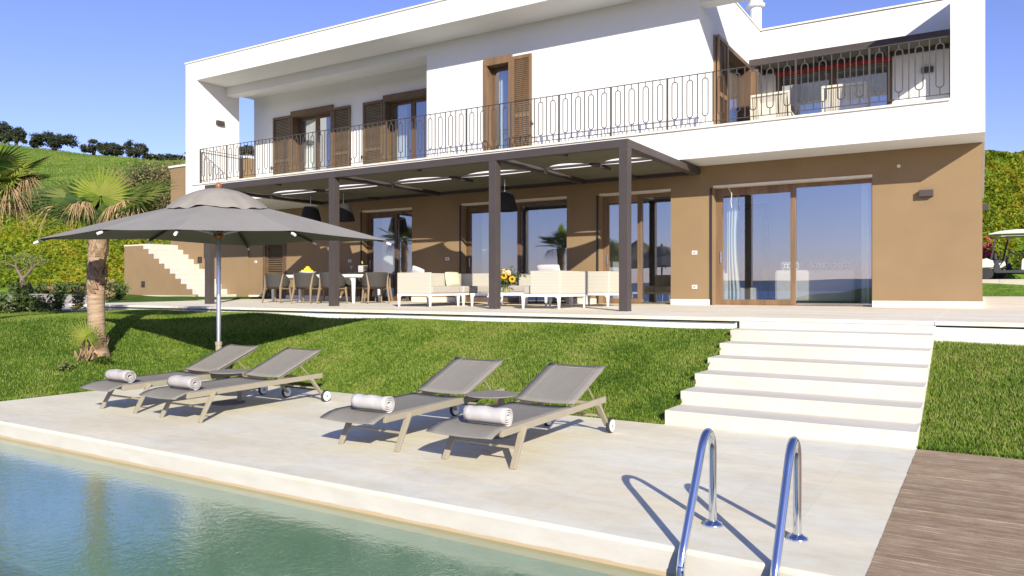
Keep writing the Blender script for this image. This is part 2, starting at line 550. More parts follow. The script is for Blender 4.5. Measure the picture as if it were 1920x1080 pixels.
def tag(o, label=None, cat=None, group=None, kind=None):
    if label: o['label'] = label
    if cat: o['category'] = cat
    if group: o['group'] = group
    if kind: o['kind'] = kind
    return o
def root(name, label, cat, loc=(0, 0, 0), group=None, rz=0):
    o = bpy.data.objects.new(name, None); COL.objects.link(o)
    o.empty_display_size = .2
    o.location = loc; o.rotation_euler = (0, 0, rz)
    return tag(o, label, cat, group)
def copy_tree(o, loc=None, rz=None, label=None, parent=None):
    c = o.copy(); COL.objects.link(c)
    if parent is not None: c.parent = parent
    for ch in list(o.children): copy_tree(ch, parent=c)
    if loc is not None: c.location = loc
    if rz is not None: c.rotation_euler = (0, 0, rz)
    if label: c['label'] = label
    return c
def np_mesh(name, V, Fc, mats, parent=None, mi=None, smooth=False):
    """fast mesh from arrays; Fc (m,k) index array"""
    me = bpy.data.meshes.new(name)
    V = np.asarray(V, dtype=np.float32)
    if parent is not None:
        off = np.array(parent.location, dtype=np.float32)
        if parent.parent is not None: off = off + np.array(parent.parent.location, dtype=np.float32)
        V = V - off
    Fc = np.asarray(Fc, dtype=np.int32)
    m, k = Fc.shape
    me.vertices.add(len(V)); me.vertices.foreach_set('co', V.ravel())
    me.loops.add(m * k); me.loops.foreach_set('vertex_index', Fc.ravel())
    me.polygons.add(m)
    me.polygons.foreach_set('loop_start', np.arange(0, m * k, k, dtype=np.int32))
    for mt in (mats if isinstance(mats, (list, tuple)) else [mats]): me.materials.append(mt)
    if mi is not None: me.polygons.foreach_set('material_index', np.asarray(mi, dtype=np.int32))
    if smooth: me.polygons.foreach_set('use_smooth', np.ones(m, dtype=bool))
    me.update(calc_edges=True)
    o = bpy.data.objects.new(name, me); COL.objects.link(o)
    if parent is not None: o.parent = parent
    return o
def leaf_quads(C, size, rng, aspect=.45, upbias=0., sizevar=.4):
    """one diamond leaf per centre"""
    n = len(C)
    a = rng.normal(size=(n, 3)); a[:, 2] *= .8
    a /= np.linalg.norm(a, axis=1)[:, None]
    b = rng.normal(size=(n, 3)); b -= a * (a * b).sum(1)[:, None]
    b /= np.linalg.norm(b, axis=1)[:, None]
    sz = size * (1 + sizevar * rng.uniform(-1, 1, size=n))[:, None]
    V = np.stack([C - a * sz, C - b * sz * aspect, C + a * sz, C + b * sz * aspect], 1).reshape(-1, 3)
    Fq = np.arange(4 * n).reshape(-1, 4)
    return V, Fq

T = lambda y: 1.07 + .009 * (y - 10.95)          # terrace surface height

# ================================================================== SETTING
XD0, XD1, YD0, YD1 = -11.05, -.52, 4.22, 8.0      # stone pool deck
b = MB().box(-400, 400, -46, 700, -2.6, -1.95)
tag(b.build('ground', m_ground), kind='structure')
b = MB().add([(-30000, -40000, -30), (30000, -40000, -30), (30000, -46.5, -30), (-30000, -46.5, -30)], [(0, 1, 2, 3)])
tag(b.build('sea', m_sea, recalc=False), kind='structure')

# pool deck
prof = [(YD0 + .02, -.25), (YD0 + .0105, -.03), (YD0 + .0105, -.014), (YD0 + .015, -.004), (YD0 + .026, .0), (YD1, 0), (YD1, -.25)]
b = MB().prism(prof, 'X', XD0, XD1 + .003)
b.prism([(p if k < 5 else (YD0 + .75, p[1])) if True else p for k, p in enumerate([(a, c) for a, c in prof])], 'X', -30, XD0)
tag(b.build('pool_deck', m_deck), kind='structure')
prof = [(YD0 + .25, -.24), (YD0 + .012, -.24), (YD0 + .0105, -.0302), (YD0 + .25, -.0302)]
b = MB().prism(prof, 'X', -30, .6)
tag(b.build('pool_kerb', m_kerb), kind='structure')
b = MB().add([(-30, -6, -.18), (3, -6, -.18), (3, YD0 + .05, -.18), (-30, YD0 + .05, -.18)], [(0, 1, 2, 3)])
tag(b.build('pool_water', m_water, recalc=False), kind='structure')
b = MB().box(-30, 3, -6, YD0 + .2, -1.9, -1.55)
b.box(-30, 3, YD0 + .014, YD0 + .22, -1.55, -.241)
b.box(-30, 3, -6.2, -6, -1.55, -.2)
b.box(3, 3.2, -6.2, YD0 + .2, -1.55, -.2)
tag(b.build('pool_basin', m_pool), kind='structure')
b = MB().box(-30, 14, -22, -6.0, -.3, 0)
tag(b.build('far_deck', m_deck), kind='structure')

# wooden deck, every plank real
rng = random.Random(5)
b = MB()
y = YD1 - .02
while y > -2.2:
    x = -.516
    while x < 7:
        L = rng.uniform(1.8, 2.8)
        x1 = min(x + L, 7.2)
        b.box(x, x1 - .003, y - .0845, y, -.03, .002 + rng.uniform(-.0015, .0015))
        x = x1
    y -= .092
b.cur = 0
tag(b.build('wooden_deck', m_plank), kind='structure')
tag(MB().box(-.49, 7.2, -2.3, YD1 - .02, -.22, -.034).build('deck_joists', m_dark), kind='structure')

# ---- lawn
def bank(X, Y):
    dx = np.maximum(XD0 - X, 0); dy = np.maximum(Y - YD1, 0)
    d = np.hypot(dx, dy)
    t = np.clip(d / 2.95, 0, 1.12)
    z = .93 * t + .035 * np.sin(np.clip(t, 0, 1) * math.pi)
    z = np.where(t > 1, .93 + .02 * (t - 1) * 8, z)
    dep = -FS * X + FC * Y
    z = z + .026 * np.maximum(0, dep - 17) * (X < -20.6)
    z = z + .012 * np.sin(X * 1.7 + Y) * np.clip(d, 0, 1) + .010 * np.sin(X * .9 - Y * 2.1) * np.clip(d, 0, 1)
    return z
def lawn_sheet(name, xs, ys, fn, mat):
    X, Y = np.meshgrid(xs, ys)
    Z = fn(X, Y)
    V = np.stack([X, Y, Z], -1).reshape(-1, 3)
    nx, ny = len(xs), len(ys)
    I = np.arange(nx * ny).reshape(ny, nx)
    Fq = np.stack([I[:-1, :-1], I[:-1, 1:], I[1:, 1:], I[1:, :-1]], -1).reshape(-1, 4)
    cx = V[Fq].mean(1)
    return V, Fq, cx
V, Fq, cx = lawn_sheet('lawn', np.linspace(-46, -2.975, 190), np.linspace(-8, 24, 150), bank, m_soil)
inside = (cx[:, 0] > XD0 + .05) & (cx[:, 1] < YD1 - .15)
pool = (cx[:, 1] < YD0 + .5) & (cx[:, 0] > -30)
keep = ~inside & ~pool & ~((cx[:, 0] > -20.2) & (cx[:, 1] > 11.4))
tag(np_mesh('lawn', V - np.array([0, 0, .012]), Fq[keep], m_soil, smooth=True), kind='structure')
# exact strip where the lawn meets the deck edge
def rbank(X, Y):
    return .80 * np.clip((Y - YD1 - .04) / 2.85, 0, 1) + .02 * np.sin(X * 3 + Y * 2) * np.clip(Y - YD1, 0, .5)
V, Fq, cx = lawn_sheet('lawn', np.linspace(-.50, 9, 40), np.linspace(YD1 + .01, 11.16, 24), rbank, m_soil)
tag(np_mesh('lawn', V - np.array([0, 0, .012]), Fq, m_soil, smooth=True), kind='structure')

def blades(X, Y, Z, h, w, rng):
    n = len(X)
    ang = rng.uniform(0, 2 * math.pi, n); lean = rng.uniform(.1, .75, n); la = rng.uniform(0, 2 * math.pi, n)
    hh = h * rng.uniform(.55, 1.25, n); ww = w * rng.uniform(.7, 1.3, n)
    P = np.stack([X, Y, Z], 1)
    s_ = np.stack([np.cos(ang) * ww, np.sin(ang) * ww, np.zeros(n)], 1)
    tip = P + np.stack([np.cos(la) * lean * hh, np.sin(la) * lean * hh, hh], 1)
    Vb = np.stack([P - s_, P + s_, tip], 1).reshape(-1, 3)
    return Vb, np.arange(3 * n).reshape(-1, 3)
nr = np.random.default_rng(3)
allX, allY = [], []
def scatter(x0, x1, y0, y1, dens):
    n = int((x1 - x0) * (y1 - y0) * dens)
    return nr.uniform(x0, x1, n), nr.uniform(y0, y1, n)
P1 = [scatter(-20.6, -2.99, 8.01, 10.93, 4600), scatter(-24, XD0 - .01, 1.5, 8.01, 2300), scatter(-30, -20.6, 8, 15, 900)]
X = np.concatenate([p[0] for p in P1]); Y = np.concatenate([p[1] for p in P1])
dep = -FS * X + FC * Y; lat = FC * X + FS * Y
ok = (lat / dep > -.74) & (dep > 3) & ~((X > -20.7) & (Y > 10.9)) & ~((Y < YD0 + .8))
ok &= ~((X < -20.6) & (dep > 17.2))
X, Y = X[ok], Y[ok]
Vb, Fb = blades(X, Y, bank(X, Y) - .01, .038, .0055, nr)
tag(np_mesh('grass', Vb, Fb, m_blade), 'short green turf covering the sloping lawn below the terrace', 'grass', kind='stuff')
# ragged fringe hanging over the deck and step edges
fx = np.concatenate([nr.uniform(-11.0, -2.99, 5200), nr.uniform(-.49, 3.5, 2600), nr.uniform(-11.09, -11.02, 1800), nr.uniform(-2.985, -2.955, 1500), nr.uniform(-.53, -.49, 1500)])
fy = np.concatenate([nr.normal(7.995, .016, 5200), nr.normal(8.0, .014, 2600), nr.uniform(4.6, 8.0, 1800), nr.uniform(8.0, 10.9, 1500), nr.uniform(8.0, 10.9, 1500)])
fz = np.concatenate([np.full(9600, .0), bank(np.full(1500, -2.98), fy[9600:11100]), rbank(np.full(1500, -.5), fy[11100:])])
Vb, Fb = blades(fx, fy, fz, .045, .005, nr)
tag(np_mesh('grass_fringe', Vb, Fb, m_blade), 'ragged grass blades spilling over the edges of deck and steps', 'grass', kind='stuff')
X, Y = scatter(-.50, 4.2, YD1 + .02, 11.07, 5500)
Vb, Fb = blades(X, Y, rbank(X, Y) - .01, .040, .005, nr)
tag(np_mesh('grass', Vb, Fb, m_blade), 'short green turf on the slope right of the white steps', 'grass', kind='stuff')

# ---- garden steps up to the terrace
RS, TRD = .1529, .511
stairs = root('garden_steps', 'broad cream stone steps climbing from pool deck to terrace', 'steps', (-1.75, 8.0, 0))
for k in range(6):
    MB().box(-2.975, -.515, YD1 + TRD * k, YD1 + TRD * (k + 1) + (0.02 if k < 5 else 0), -.02 if k == 0 else RS * k - .004, RS * (k + 1)).build('step', m_step, stairs, bevel=.006)
# ---- terrace
def terr_slab(x0, x1, y0, y1, th):
    z0, z1 = T(y0), T(y1)
    return [(x0, y0, z0 - th), (x1, y0, z0 - th), (x1, y1, z1 - th), (x0, y1, z1 - th), (x0, y0, z0), (x1, y0, z0), (x1, y1, z1), (x0, y1, z1)]
BF = [(0, 3, 2, 1), (4, 5, 6, 7), (0, 1, 5, 4), (1, 2, 6, 5), (2, 3, 7, 6), (3, 0, 4, 7)]
b = MB()
b.add(terr_slab(-20.6, -2.975, 10.95, 18.6, .05), BF)
b.add(terr_slab(-2.975, -.515, YD1 + TRD * 6, 18.6, .05), BF)
b.add(terr_slab(-.515, 9, 11.055, 18.6, .05), BF)
b.add(terr_slab(-23.4, -20.6, 15.4, 18.6, .05), BF)
b.add(terr_slab(.0, 9, 18.6, 28.4, .05), BF)
tag(b.build('terrace', m_terr, bevel=.005), kind='structure')
b = MB()
b.box(-20.5, -3.02, 11.02, 18, .5, T(10.95) - .072)
b.box(-.512, 9, 11.10, 18, .0, T(10.95) - .072)
b.box(-3.02, -.513, 11.2, 18, .2, T(10.95) - .06)
tag(b.build('terrace_wall', m_white), kind='structure')
tag(MB().box(-20.4, -3.0, 11.06, 18, .9, T(10.95) - .051).box(-.511, 9, 11.14, 18, .9, T(10.95) - .051).build('terrace_shadow_gap', m_dark), kind='structure')  # dark strip painting in the shade below the slab lip
tag(MB().box(-2.985, -.505, YD1 + TRD * 6 + .004, 11.25, .7, T(11) - .052).build('terrace_top_riser', m_step), kind='structure')

# ---- hills behind
def zr(u):
    px = np.clip(960 + F * u, -250, 420)
    y = 270 + px / 348 * 36 + 1.5 * np.sin(px * .045)
    return CZ + (539.5 - y) * 172 / F
def prof_left(u):
    z = float(zr(u))
    k = max(0, min(1, (960 + F * u + 50) / 350))
    return [(22, .2), (26, 1.05), (30, 1.36), (31.5, 2.3), (34, 3.85 + .55 * k), (36, 4.6 + .5 * k), (45, 5.9 + .4 * k), (60, 8.1), (90, 13.6), (120, 19.3), (150, 26.5), (172, z), (215, z - 5), (320, z - 18)]
PR = [(22, .2), (24, 1.15), (24.6, 1.27), (26.8, 1.66), (27, 1.66), (29, 1.74), (30.3, 1.8), (31.2, 3.2), (32.4, 5.6), (33.6, 7.35), (36, 7.6), (60, 8.5), (120, 9), (320, 8)]
rows = np.concatenate([np.arange(22, 40, .5), np.arange(40, 80, 2.), np.arange(80, 330, 5.)])
us = np.arange(-.95, 1.0, .01)
def hz(u, r):
    pl = prof_left(u)
    zl = np.interp(r, [p[0] for p in pl], [p[1] for p in pl])
    zz = np.interp(r, [p[0] for p in PR], [p[1] for p in PR])
    k = np.clip((u + .15) / .6, 0, 1); k = k * k * (3 - 2 * k)
    z = zl * (1 - k) + zz * k
    if r > 36:
        lat_ = u * r
        z = z + (np.sin(lat_ * .11 + r * .05) * .25 + np.sin(lat_ * .31 + r * .17 + 1) * .12) * min(1, (r - 36) / 40)
    return z
V = []
for r in rows:
    for u in us:
        V.append((r * (-FS + u * FC), r * (FC + u * FS), hz(u, r)))
nx, ny = len(us), len(rows)
I = np.arange(nx * ny).reshape(ny, nx)
Fq = np.stack([I[:-1, :-1], I[:-1, 1:], I[1:, 1:], I[1:, :-1]], -1).reshape(-1, 4)
tag(np_mesh('hillside', V, Fq, m_hill, smooth=True), kind='structure')
# rank grass tufts on the hillside
ht = np.random.default_rng(31)
n_ = 90000
u_ = ht.uniform(-.74, -.38, n_); r_h = 40 + 135 * ht.random(n_) ** .8
ri = np.clip(((r_h - 40) / 5), 0, 28)
zz_ = np.array([hz(a, c) for a, c in zip(u_, r_h)])
Vb, Fb = blades(r_h * (-FS + u_ * FC), r_h * (FC + u_ * FS), zz_ - .03, .26, .07, ht)
tag(np_mesh('hill_grass', Vb, Fb, leaf_mat('hill_blades', [(.07, .14, .02), (.13, .22, .03), (.19, .27, .045), (.25, .29, .08)], big=.12, trans=.3, cell=1.5, patch=.05)), 'long green grass covering the hillside below the ridge trees', 'grass', kind='stuff')
# light gravel drive on the left, kerb and bed on the right
def ribbon(name, pts0, pts1, mat, th=.03):
    b = MB()
    n = len(pts0)
    vs = [tuple(p) for p in pts0] + [tuple(p) for p in pts1]
    fs = [(i, i + 1, n + i + 1, n + i) for i in range(n - 1)]
    b.add(vs, fs)
    return tag(b.build(name, mat), kind='structure')
def gz(px, dep):
    p = campt(px, dep, 0)
    a = float(bank(np.array([p.x]), np.array([p.y]))[0])
    return max(a, float(hz((px - 960) / F, dep)) if dep >= 22 else -9)
cols = list(range(-260, 216, 17))
b = MB()
deps = [17.5, 19, 21, 23, 25, 26.5, 28]
vs = [campt(c, d, gz(c, d) + .03) for d in deps for c in cols]
n = len(cols)
b.add(vs, [(j * n + i, j * n + i + 1, (j + 1) * n + i + 1, (j + 1) * n + i) for j in range(len(deps) - 1) for i in range(n - 1)])
tag(b.build('gravel_drive', m_path), kind='structure')
b = MB()
for i in range(14):
    x0, x1 = -.5 + i, .5 + i - .004
    b.box(x0, x1, 31.9, 32.08, 1.45, 1.80)
tag(b.build('drive_kerb', m_path, bevel=.01), kind='structure')
tag(MB().box(-1, 14, 32.09, 35.2, 1.5, 1.79).build('side_drive', m_path), kind='structure')

# ground cover leaves on the banks
def cover(u0, u1, r0, r1, n, rng):
    C = np.zeros((n, 3)); u = rng.uniform(u0, u1, n); r = rng.uniform(r0, r1, n)
    Rr = np.arange(r0 - 1, r1 + 1.5, .25)
    Uu = np.linspace(u0, u1, 40)
    G = np.array([[hz(uu, rr) for uu in Uu] for rr in Rr])
    fu = (u - u0) / (u1 - u0) * 39; fr = (r - Rr[0]) / .25
    i = np.clip(fu.astype(int), 0, 38); j = np.clip(fr.astype(int), 0, len(Rr) - 2)
    a, c = fu - i, fr - j
    z = G[j, i] * (1 - a) * (1 - c) + G[j, i + 1] * a * (1 - c) + G[j + 1, i] * (1 - a) * c + G[j + 1, i + 1] * a * c
    z = z + rng.uniform(-.02, .16, n) + .14 * np.sin(u * 130 + r * 3) * np.sin(r * 5 + u * 60)
    return np.stack([r * (-FS + u * FC), r * (FC + u * FS), z], 1)
rg = np.random.default_rng(8)
C = np.concatenate([cover(-.78, -.40, 30.2, 34.6, 70000, rg), cover(-.72, -.40, 34.6, 38.5, 9000, rg)])
Vq, Fqq = leaf_quads(C, .085, rg, .5)
tag(np_mesh('ground_cover', Vq, Fqq, m_cover), 'yellow green ground cover clothing the bank behind the palms', 'ground cover', kind='stuff')
C = cover(.57, .80, 30.4, 34.2, 42000, rg)
Vq, Fqq = leaf_quads(C, .085, rg, .5)
tag(np_mesh('ground_cover', Vq, Fqq, m_cover), 'yellow green creeper covering the steep bank behind the golf carts', 'ground cover', kind='stuff')

# ================================================================== VILLA
ZS0, ZS1, ZR0, ZR1 = 4.19, 4.80, 8.18, 8.77
YS, YW, YU, YR = 15.45, 16.50, 16.56, 18.05
villa = root('villa', 'white and brown two storey villa with flat roof and long iron balcony', 'house', (-11, 16.5, 1.1))
def wall_x(mb, x0, x1, y0, y1, z0, z1, ops=()):
    """wall in the XZ plane with rectangular openings (x0,x1,z0,z1), butted blocks"""
    cur = x0
    for (a, c, e, f) in sorted(ops):
        if a > cur: mb.box(cur, a, y0, y1, z0, z1)
        if e > z0: mb.box(a, c, y0, y1, z0, e)
        if f < z1: mb.box(a, c, y0, y1, f, z1)
        cur = c
    if cur < x1: mb.box(cur, x1, y0, y1, z0, z1)
D4 = (-5.02, -1.85); D3 = (-7.76, -5.99); D2 = (-11.78, -8.64); D1 = (-15.32, -13.49)
ZD0, ZD1 = 1.12, 3.74
XL = -22.1
b = MB()
wall_x(b, -17.14, 0, YW, YW + .36, .9, ZS0, [(d[0], d[1], ZD0, ZD1) for d in (D1, D2, D3, D4)])
b.box(-.36, 0, YW + .36, 27, .9, ZS0)
b.box(-17.14, -16.78, YW + .36, 18.0, .9, ZS0)
DS = (-21.35, -20.2)
wall_x(b, XL, -16.78, 18.0, 18.36, .9, ZS0, [(DS[0], DS[1], 1.12, 3.2)])
b.box(XL, XL + .3, 18.36, 27, .9, ZS0)
b.box(XL + .3, -.36, 26.7, 27, .9, ZS0)
b.build('ground_wall', m_brown, villa)
sk_ = []
prev = -17.14
for d in (D1, D2, D3, D4):
    sk_.append((prev, d[0] - .07, YW - .022, YW - .001)); prev = d[1]
sk_ += [(prev, .022, YW - .022, YW - .001), (.001, .022, YW, 27), (XL, DS[0], 17.975, 17.999), (DS[1], -17.16, 17.975, 17.999)]
for q in sk_:
    MB().box(*q, 1.0, 1.245).build('skirting', m_cream, villa, bevel=.003)
# first-floor slab and balcony
b = MB(); b.box(XL + .04, .04, YS, 27.05, ZS0, ZS1)
b.build('floor_slab', m_white, villa, bevel=.004)
b = MB(); b.prism([(YS - .035, ZS1 - .0), (YS - .035, ZS1 + .035), (YS - .03, ZS1 + .042), (YS + .3, ZS1 + .045), (YS + .3, ZS1 + .003), (YS - .0, ZS1 + .003), (YS - .003, ZS1 - .0)], 'X', -21.72, -.485)
b.build('balcony_coping', m_cream, villa)
# portal end walls
b = MB()
b.box(XL + .04, -21.5, YS, 17.1, ZS1, ZR0)
b.build('end_wall', m_white, villa, bevel=.004)
b = MB()
b.box(-.48, .04, YS, 16.95, ZS1, ZR0 - .003)
b.box(-.48, .04, 21.25, 22.4, ZS1, 7.62)
b.box(-.48, .04, 16.95, 22.4, 7.62, ZR1)
b.build('end_wall', m_white, villa)
# upper walls
WA = (-19.99, -18.02); WB = (-15.87, -13.9); WP = (-11.1, -10.23); ZP0, ZP1 = 4.86, 7.38
b = MB()
wall_x(b, -13.01, -5.36, YU, YU + .32, ZS1, ZR0, [(WP[0], WP[1], ZP0, ZP1)])
b.box(-13.01, -12.7, YU + .32, YR, ZS1, ZR0)
wall_x(b, -21.9, -12.7, YR, YR + .32, ZS1, ZR0, [(WA[0], WA[1], ZP0, ZP1), (WB[0], WB[1], ZP0, ZP1)])
b.box(-21.9, -21.6, YR + .32, 27, ZS1, ZR0)
# side wall of the roof terrace (door opening along Y)
SD = (18.5, 20.8)
for (y0, y1, z0, z1) in ((YU + .32, SD[0], ZS1, ZR0), (SD[0], SD[1], 7.45, ZR0), (SD[1], 22.3, ZS1, ZR0)):
    b.box(-5.68, -5.36, y0, y1, z0, z1)
TD = (-4.92, -1.99)
wall_x(b, -5.36, -.48, 22.0, 22.3, ZS1, ZR1 - .03, [(TD[0], TD[1], 4.86, 7.5)])
b.build('upper_wall', m_white, villa)
# roof with soffit, fascia and beam
b = MB()
b.box(XL + .04, -5.36, YS, 27.05, ZR0, ZR1)
b.box(-5.36, .04, YS, 16.95, ZR0, ZR1)
b.box(-21.5, -13.01, YU, 16.95, 7.90, ZR0)
b.box(-5.36, -.48, YU, 16.95, 7.82, ZR0)
rf = b.build('roof', m_white, villa, bevel=.004)
b = MB()
b.box(XL + .015, .065, YS - .025, YS + .25, ZR1, ZR1 + .045)
b.box(XL + .015, XL + .3, YS + .25, 27.07, ZR1, ZR1 + .045)
b.box(-5.66, -5.335, 16.95, 22.0, ZR1, ZR1 + .045)
b.box(-5.66, -.48, 22.0 - .025, 22.33, ZR1, ZR1 + .045)
b.build('roof_edge_trim', m_cream, rf)
b = MB()
b.lathe([(.185, ZR1), (.185, 10.15), (.20, 10.15), (.27, 10.17), (.29, 10.26), (.25, 10.28), (.21, 10.3), (.21, 10.42), (.29, 10.44), (.29, 10.52), (.05, 10.62)], (-5.98, 24, 0), 28)
b.build('chimney', m_wpaint, rf, smooth=True)

# ---- balcony railing
b = MB()
z0r, z1r = ZS1 + .13, 5.96
yr = YS + .06
x0r, un = -21.39, 20.91 / 64
b.box(x0r, -.48, yr - .018, yr + .018, z1r - .012, z1r)
rail = b.build('balcony_railing', m_iron, villa)
MB().box(x0r, -.48, yr - .012, yr + .012, z0r, z0r + .012).build('bottom_rail', m_iron, rail)
for i in range(65):
    x = x0r + un * i
    if i % 4 == 0:
        MB().box(x - .017, x + .017, yr - .017, yr + .017, ZS1 + .04, z1r - .013).build('post', m_iron, rail)
    else:
        MB().box(x - .009, x + .009, yr - .009, yr + .009, z0r + .012, z1r - .013).build('bar', m_iron, rail)
    if i < 64:
        xc = x + un / 2
        rr, za, zb = .062, z0r + .20, z1r - .17
        pts = [(xc + rr * math.cos(t), yr, zb + rr * math.sin(t)) for t in [math.pi * k / 8 for k in range(9)]] + \
              [(xc - rr * math.cos(t), yr, za - rr * math.sin(t)) for t in [math.pi * k / 8 for k in range(9)]]
        m = MB().tube(pts, .011, 5, closed=True)
        m.tube([(xc, yr, z0r + .006), (xc, yr, za - rr)], .010, 5); m.tube([(xc, yr, zb + rr), (xc, yr, z1r - .008)], .010, 5)
        m.build('loop_baluster', m_iron, rail)
# left return rail
b = MB(); b.box(x0r - .018, x0r + .018, yr + .02, 17.0, z1r - .012, z1r).box(x0r - .01, x0r + .01, yr + .02, 17.0, z0r, z0r + .012)
b.build('return_rail', m_iron, rail)

# ---- ground-floor sliding doors
def sliding_door(d, split, wood=m_wood, handle=True):
    x0, x1 = d
    yb = YW + .20
    b = MB()
    b.box(x0, x0 + .055, yb, yb + .10, ZD0, ZD1 - .05)
    b.box(x0 + .055, x1, yb, yb + .10, ZD1 - .13, ZD1 - .05)
    b.box(x0 + .055, x1, yb, yb + .12, ZD0, ZD0 + .025)
    b.box(x1 - .04, x1, yb + .06, yb + .10, ZD0 + .025, ZD1 - .13)
    dr = b.build('sliding_door', wood, villa, bevel=.004)
    xs, ys = split, yb + .005
    b = MB()
    b.box(x0 + .055, x0 + .145, ys, ys + .06, ZD0 + .025, ZD1 - .13)
    b.box(xs - .10, xs, ys - .004, ys + .06, ZD0 + .025, ZD1 - .13)
    b.box(x0 + .145, xs - .10, ys, ys + .06, ZD0 + .025, ZD0 + .125)
    b.box(x0 + .145, xs - .10, ys, ys + .06, ZD1 - .22, ZD1 - .13)
    b.build('leaf_frame', wood, dr, bevel=.004)
    MB().box(x0 + .145, xs - .10, ys + .025, ys + .035, ZD0 + .125, ZD1 - .22).build('pane', m_glass, dr)
    MB().box(xs, x1 - .04, ys + .055, ys + .065, ZD0 + .025, ZD1 - .13).build('pane', m_glass, dr)
    if handle:
        MB().box(x0 + .09, x0 + .12, ys - .02, ys, 2.05, 2.3).build('handle', m_alu, dr, bevel=.004)
    b = MB()
    b.box(x0 - .005, x1, YW - .006, YW + .2, ZD1 - .05, ZD1 - .002)
    b.build('lintel_strip', m_cream, dr)
    b = MB()
    b.box(x0 - .065, x0 - .025, YW - .028, YW - .001, 1.0, ZD1 - .05)
    b.build('screen_track', m_dark, dr)
    return dr
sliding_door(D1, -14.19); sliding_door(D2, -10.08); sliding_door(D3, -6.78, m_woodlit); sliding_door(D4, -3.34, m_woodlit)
def slats(mb, x0, x1, z0, z1, y, pitch=.048, th=.034, along='X'):
    n = int((z1 - z0) / pitch)
    for i in range(n):
        z = z0 + (i + .5) * (z1 - z0) / n
        if along == 'X':
            mb.add([(x0, y - th / 2, z - .018), (x1, y - th / 2, z - .018), (x1, y + th / 2, z + .018), (x0, y + th / 2, z + .018),
                    (x0, y - th / 2, z - .010), (x1, y - th / 2, z - .010), (x1, y + th / 2, z + .026), (x0, y + th / 2, z + .026)], BF)
        else:
            mb.add([(y + th / 2, x0, z - .018), (y + th / 2, x1, z - .018), (y - th / 2, x1, z + .018), (y - th / 2, x0, z + .018),
                    (y + th / 2, x0, z - .010), (y + th / 2, x1, z - .010), (y - th / 2, x1, z + .026), (y - th / 2, x0, z + .026)], BF)
def shutter(x0, x1, z0, z1, y, par, mat=m_shut, label=None):
    b = MB()
    s_ = .075
    b.box(x0, x0 + s_, y - .022, y + .022, z0, z1); b.box(x1 - s_, x1, y - .022, y + .022, z0, z1)
    zm = z0 + (z1 - z0) * .40
    for a, c in ((z0, z0 + .11), (zm - .05, zm + .05), (z1 - .09, z1)):
        b.box(x0 + s_, x1 - s_, y - .022, y + .022, a, c)
    slats(b, x0 + s_, x1 - s_, z0 + .11, zm - .05, y); slats(b, x0 + s_, x1 - s_, zm + .05, z1 - .09, y)
    o = b.build('shutter', mat, par)
    if label: o['label'] = label
    return o
# service door with louvres in the recess
b = MB(); b.box(DS[0], DS[0] + .12, 17.97, 18.2, 1.12, 3.2); b.box(DS[1] - .12, DS[1], 17.97, 18.2, 1.12, 3.2); b.box(DS[0] + .12, DS[1] - .12, 17.97, 18.2, 3.08, 3.2)
sd = b.build('service_door', m_wood, villa, bevel=.005)
b = MB(); x0, x1 = DS[0] + .12, DS[1] - .12
b.box(x0, x0 + .09, 18.02, 18.07, 1.13, 3.08); b.box(x1 - .09, x1, 18.02, 18.07, 1.13, 3.08); b.box(x0 + .09, x1 - .09, 18.02, 18.07, 1.13, 1.3); b.box(x0 + .09, x1 - .09, 18.02, 18.07, 2.98, 3.08)
slats(b, x0 + .09, x1 - .09, 1.3, 2.98, 18.045, .075, .05); b.box(x0 + .09, x1 - .09, 18.075, 18.09, 1.3, 2.98)
b.build('louvre_leaf', m_shut, sd)
# ---- upper windows
def upper_window(w, yf, mat, panes=2, frame_out=.06):
    x0, x1 = w
    b = MB()
    ff = .10
    b.box(x0 - ff + .1, x0 + ff, yf - frame_out, yf + .30, ZP0, ZP1 - ff)
    b.box(x1 - ff, x1, yf - frame_out, yf + .30, ZP0, ZP1 - ff)
    b.box(x0 - .0, x1, yf - frame_out, yf + .30, ZP1 - ff, ZP1 + .10)
    fr = b.build('window', mat, villa, bevel=.006)
    a, c = x0 + ff, x1 - ff
    wd = (c - a) / panes
    yg = yf + .22
    for i in range(panes):
        p, q = a + i * wd, a + (i + 1) * wd
        b = MB()
        b.box(p, p + .085, yg, yg + .06, ZP0, ZP1 - ff); b.box(q - .085, q, yg, yg + .06, ZP0, ZP1 - ff)
        b.box(p + .085, q - .085, yg, yg + .06, ZP1 - ff - .09, ZP1 - ff); b.box(p + .085, q - .085, yg, yg + .06, ZP0, ZP0 + .12)
        b.build('casement', m_wood, fr, bevel=.004)
        MB().box(p + .085, q - .085, yg + .025, yg + .035, ZP0 + .12, ZP1 - ff - .09).build('pane', m_glass, fr)
    b = MB()
    def cf(i, j, a=a):
        return (a + .1 + i * .42, yf + .40 + .03 * math.sin(i * 30), ZP0 + .03 + j * (ZP1 - ZP0 - .1))
    b.grid(cf, 24, 2)
    b.build('window_curtain', m_curtain, fr, smooth=True)
    return fr
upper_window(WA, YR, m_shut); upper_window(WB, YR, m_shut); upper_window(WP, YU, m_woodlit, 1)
shutter(-20.86, -20.0, ZP0 - .02, ZP1 - .02, YR - .04, villa); shutter(-18.01, -17.25, ZP0 - .02, ZP1 - .02, YR - .04, villa)
shutter(-16.70, -15.88, ZP0 - .02, ZP1 - .02, YR - .04, villa)
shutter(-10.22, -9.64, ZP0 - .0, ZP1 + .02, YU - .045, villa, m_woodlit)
for (x, y) in ((-17.22, YR - .09), (-16.72, YR - .09), (-9.62, YU - .09), (-20.9, YR - .09)):
    b = MB(); b.box(x - .01, x + .01, y, y + .09, 5.62, 5.65); b.box(x - .02, x + .02, y - .02, y, 5.58, 5.69)
    b.build('shutter_stay', m_dark, villa)
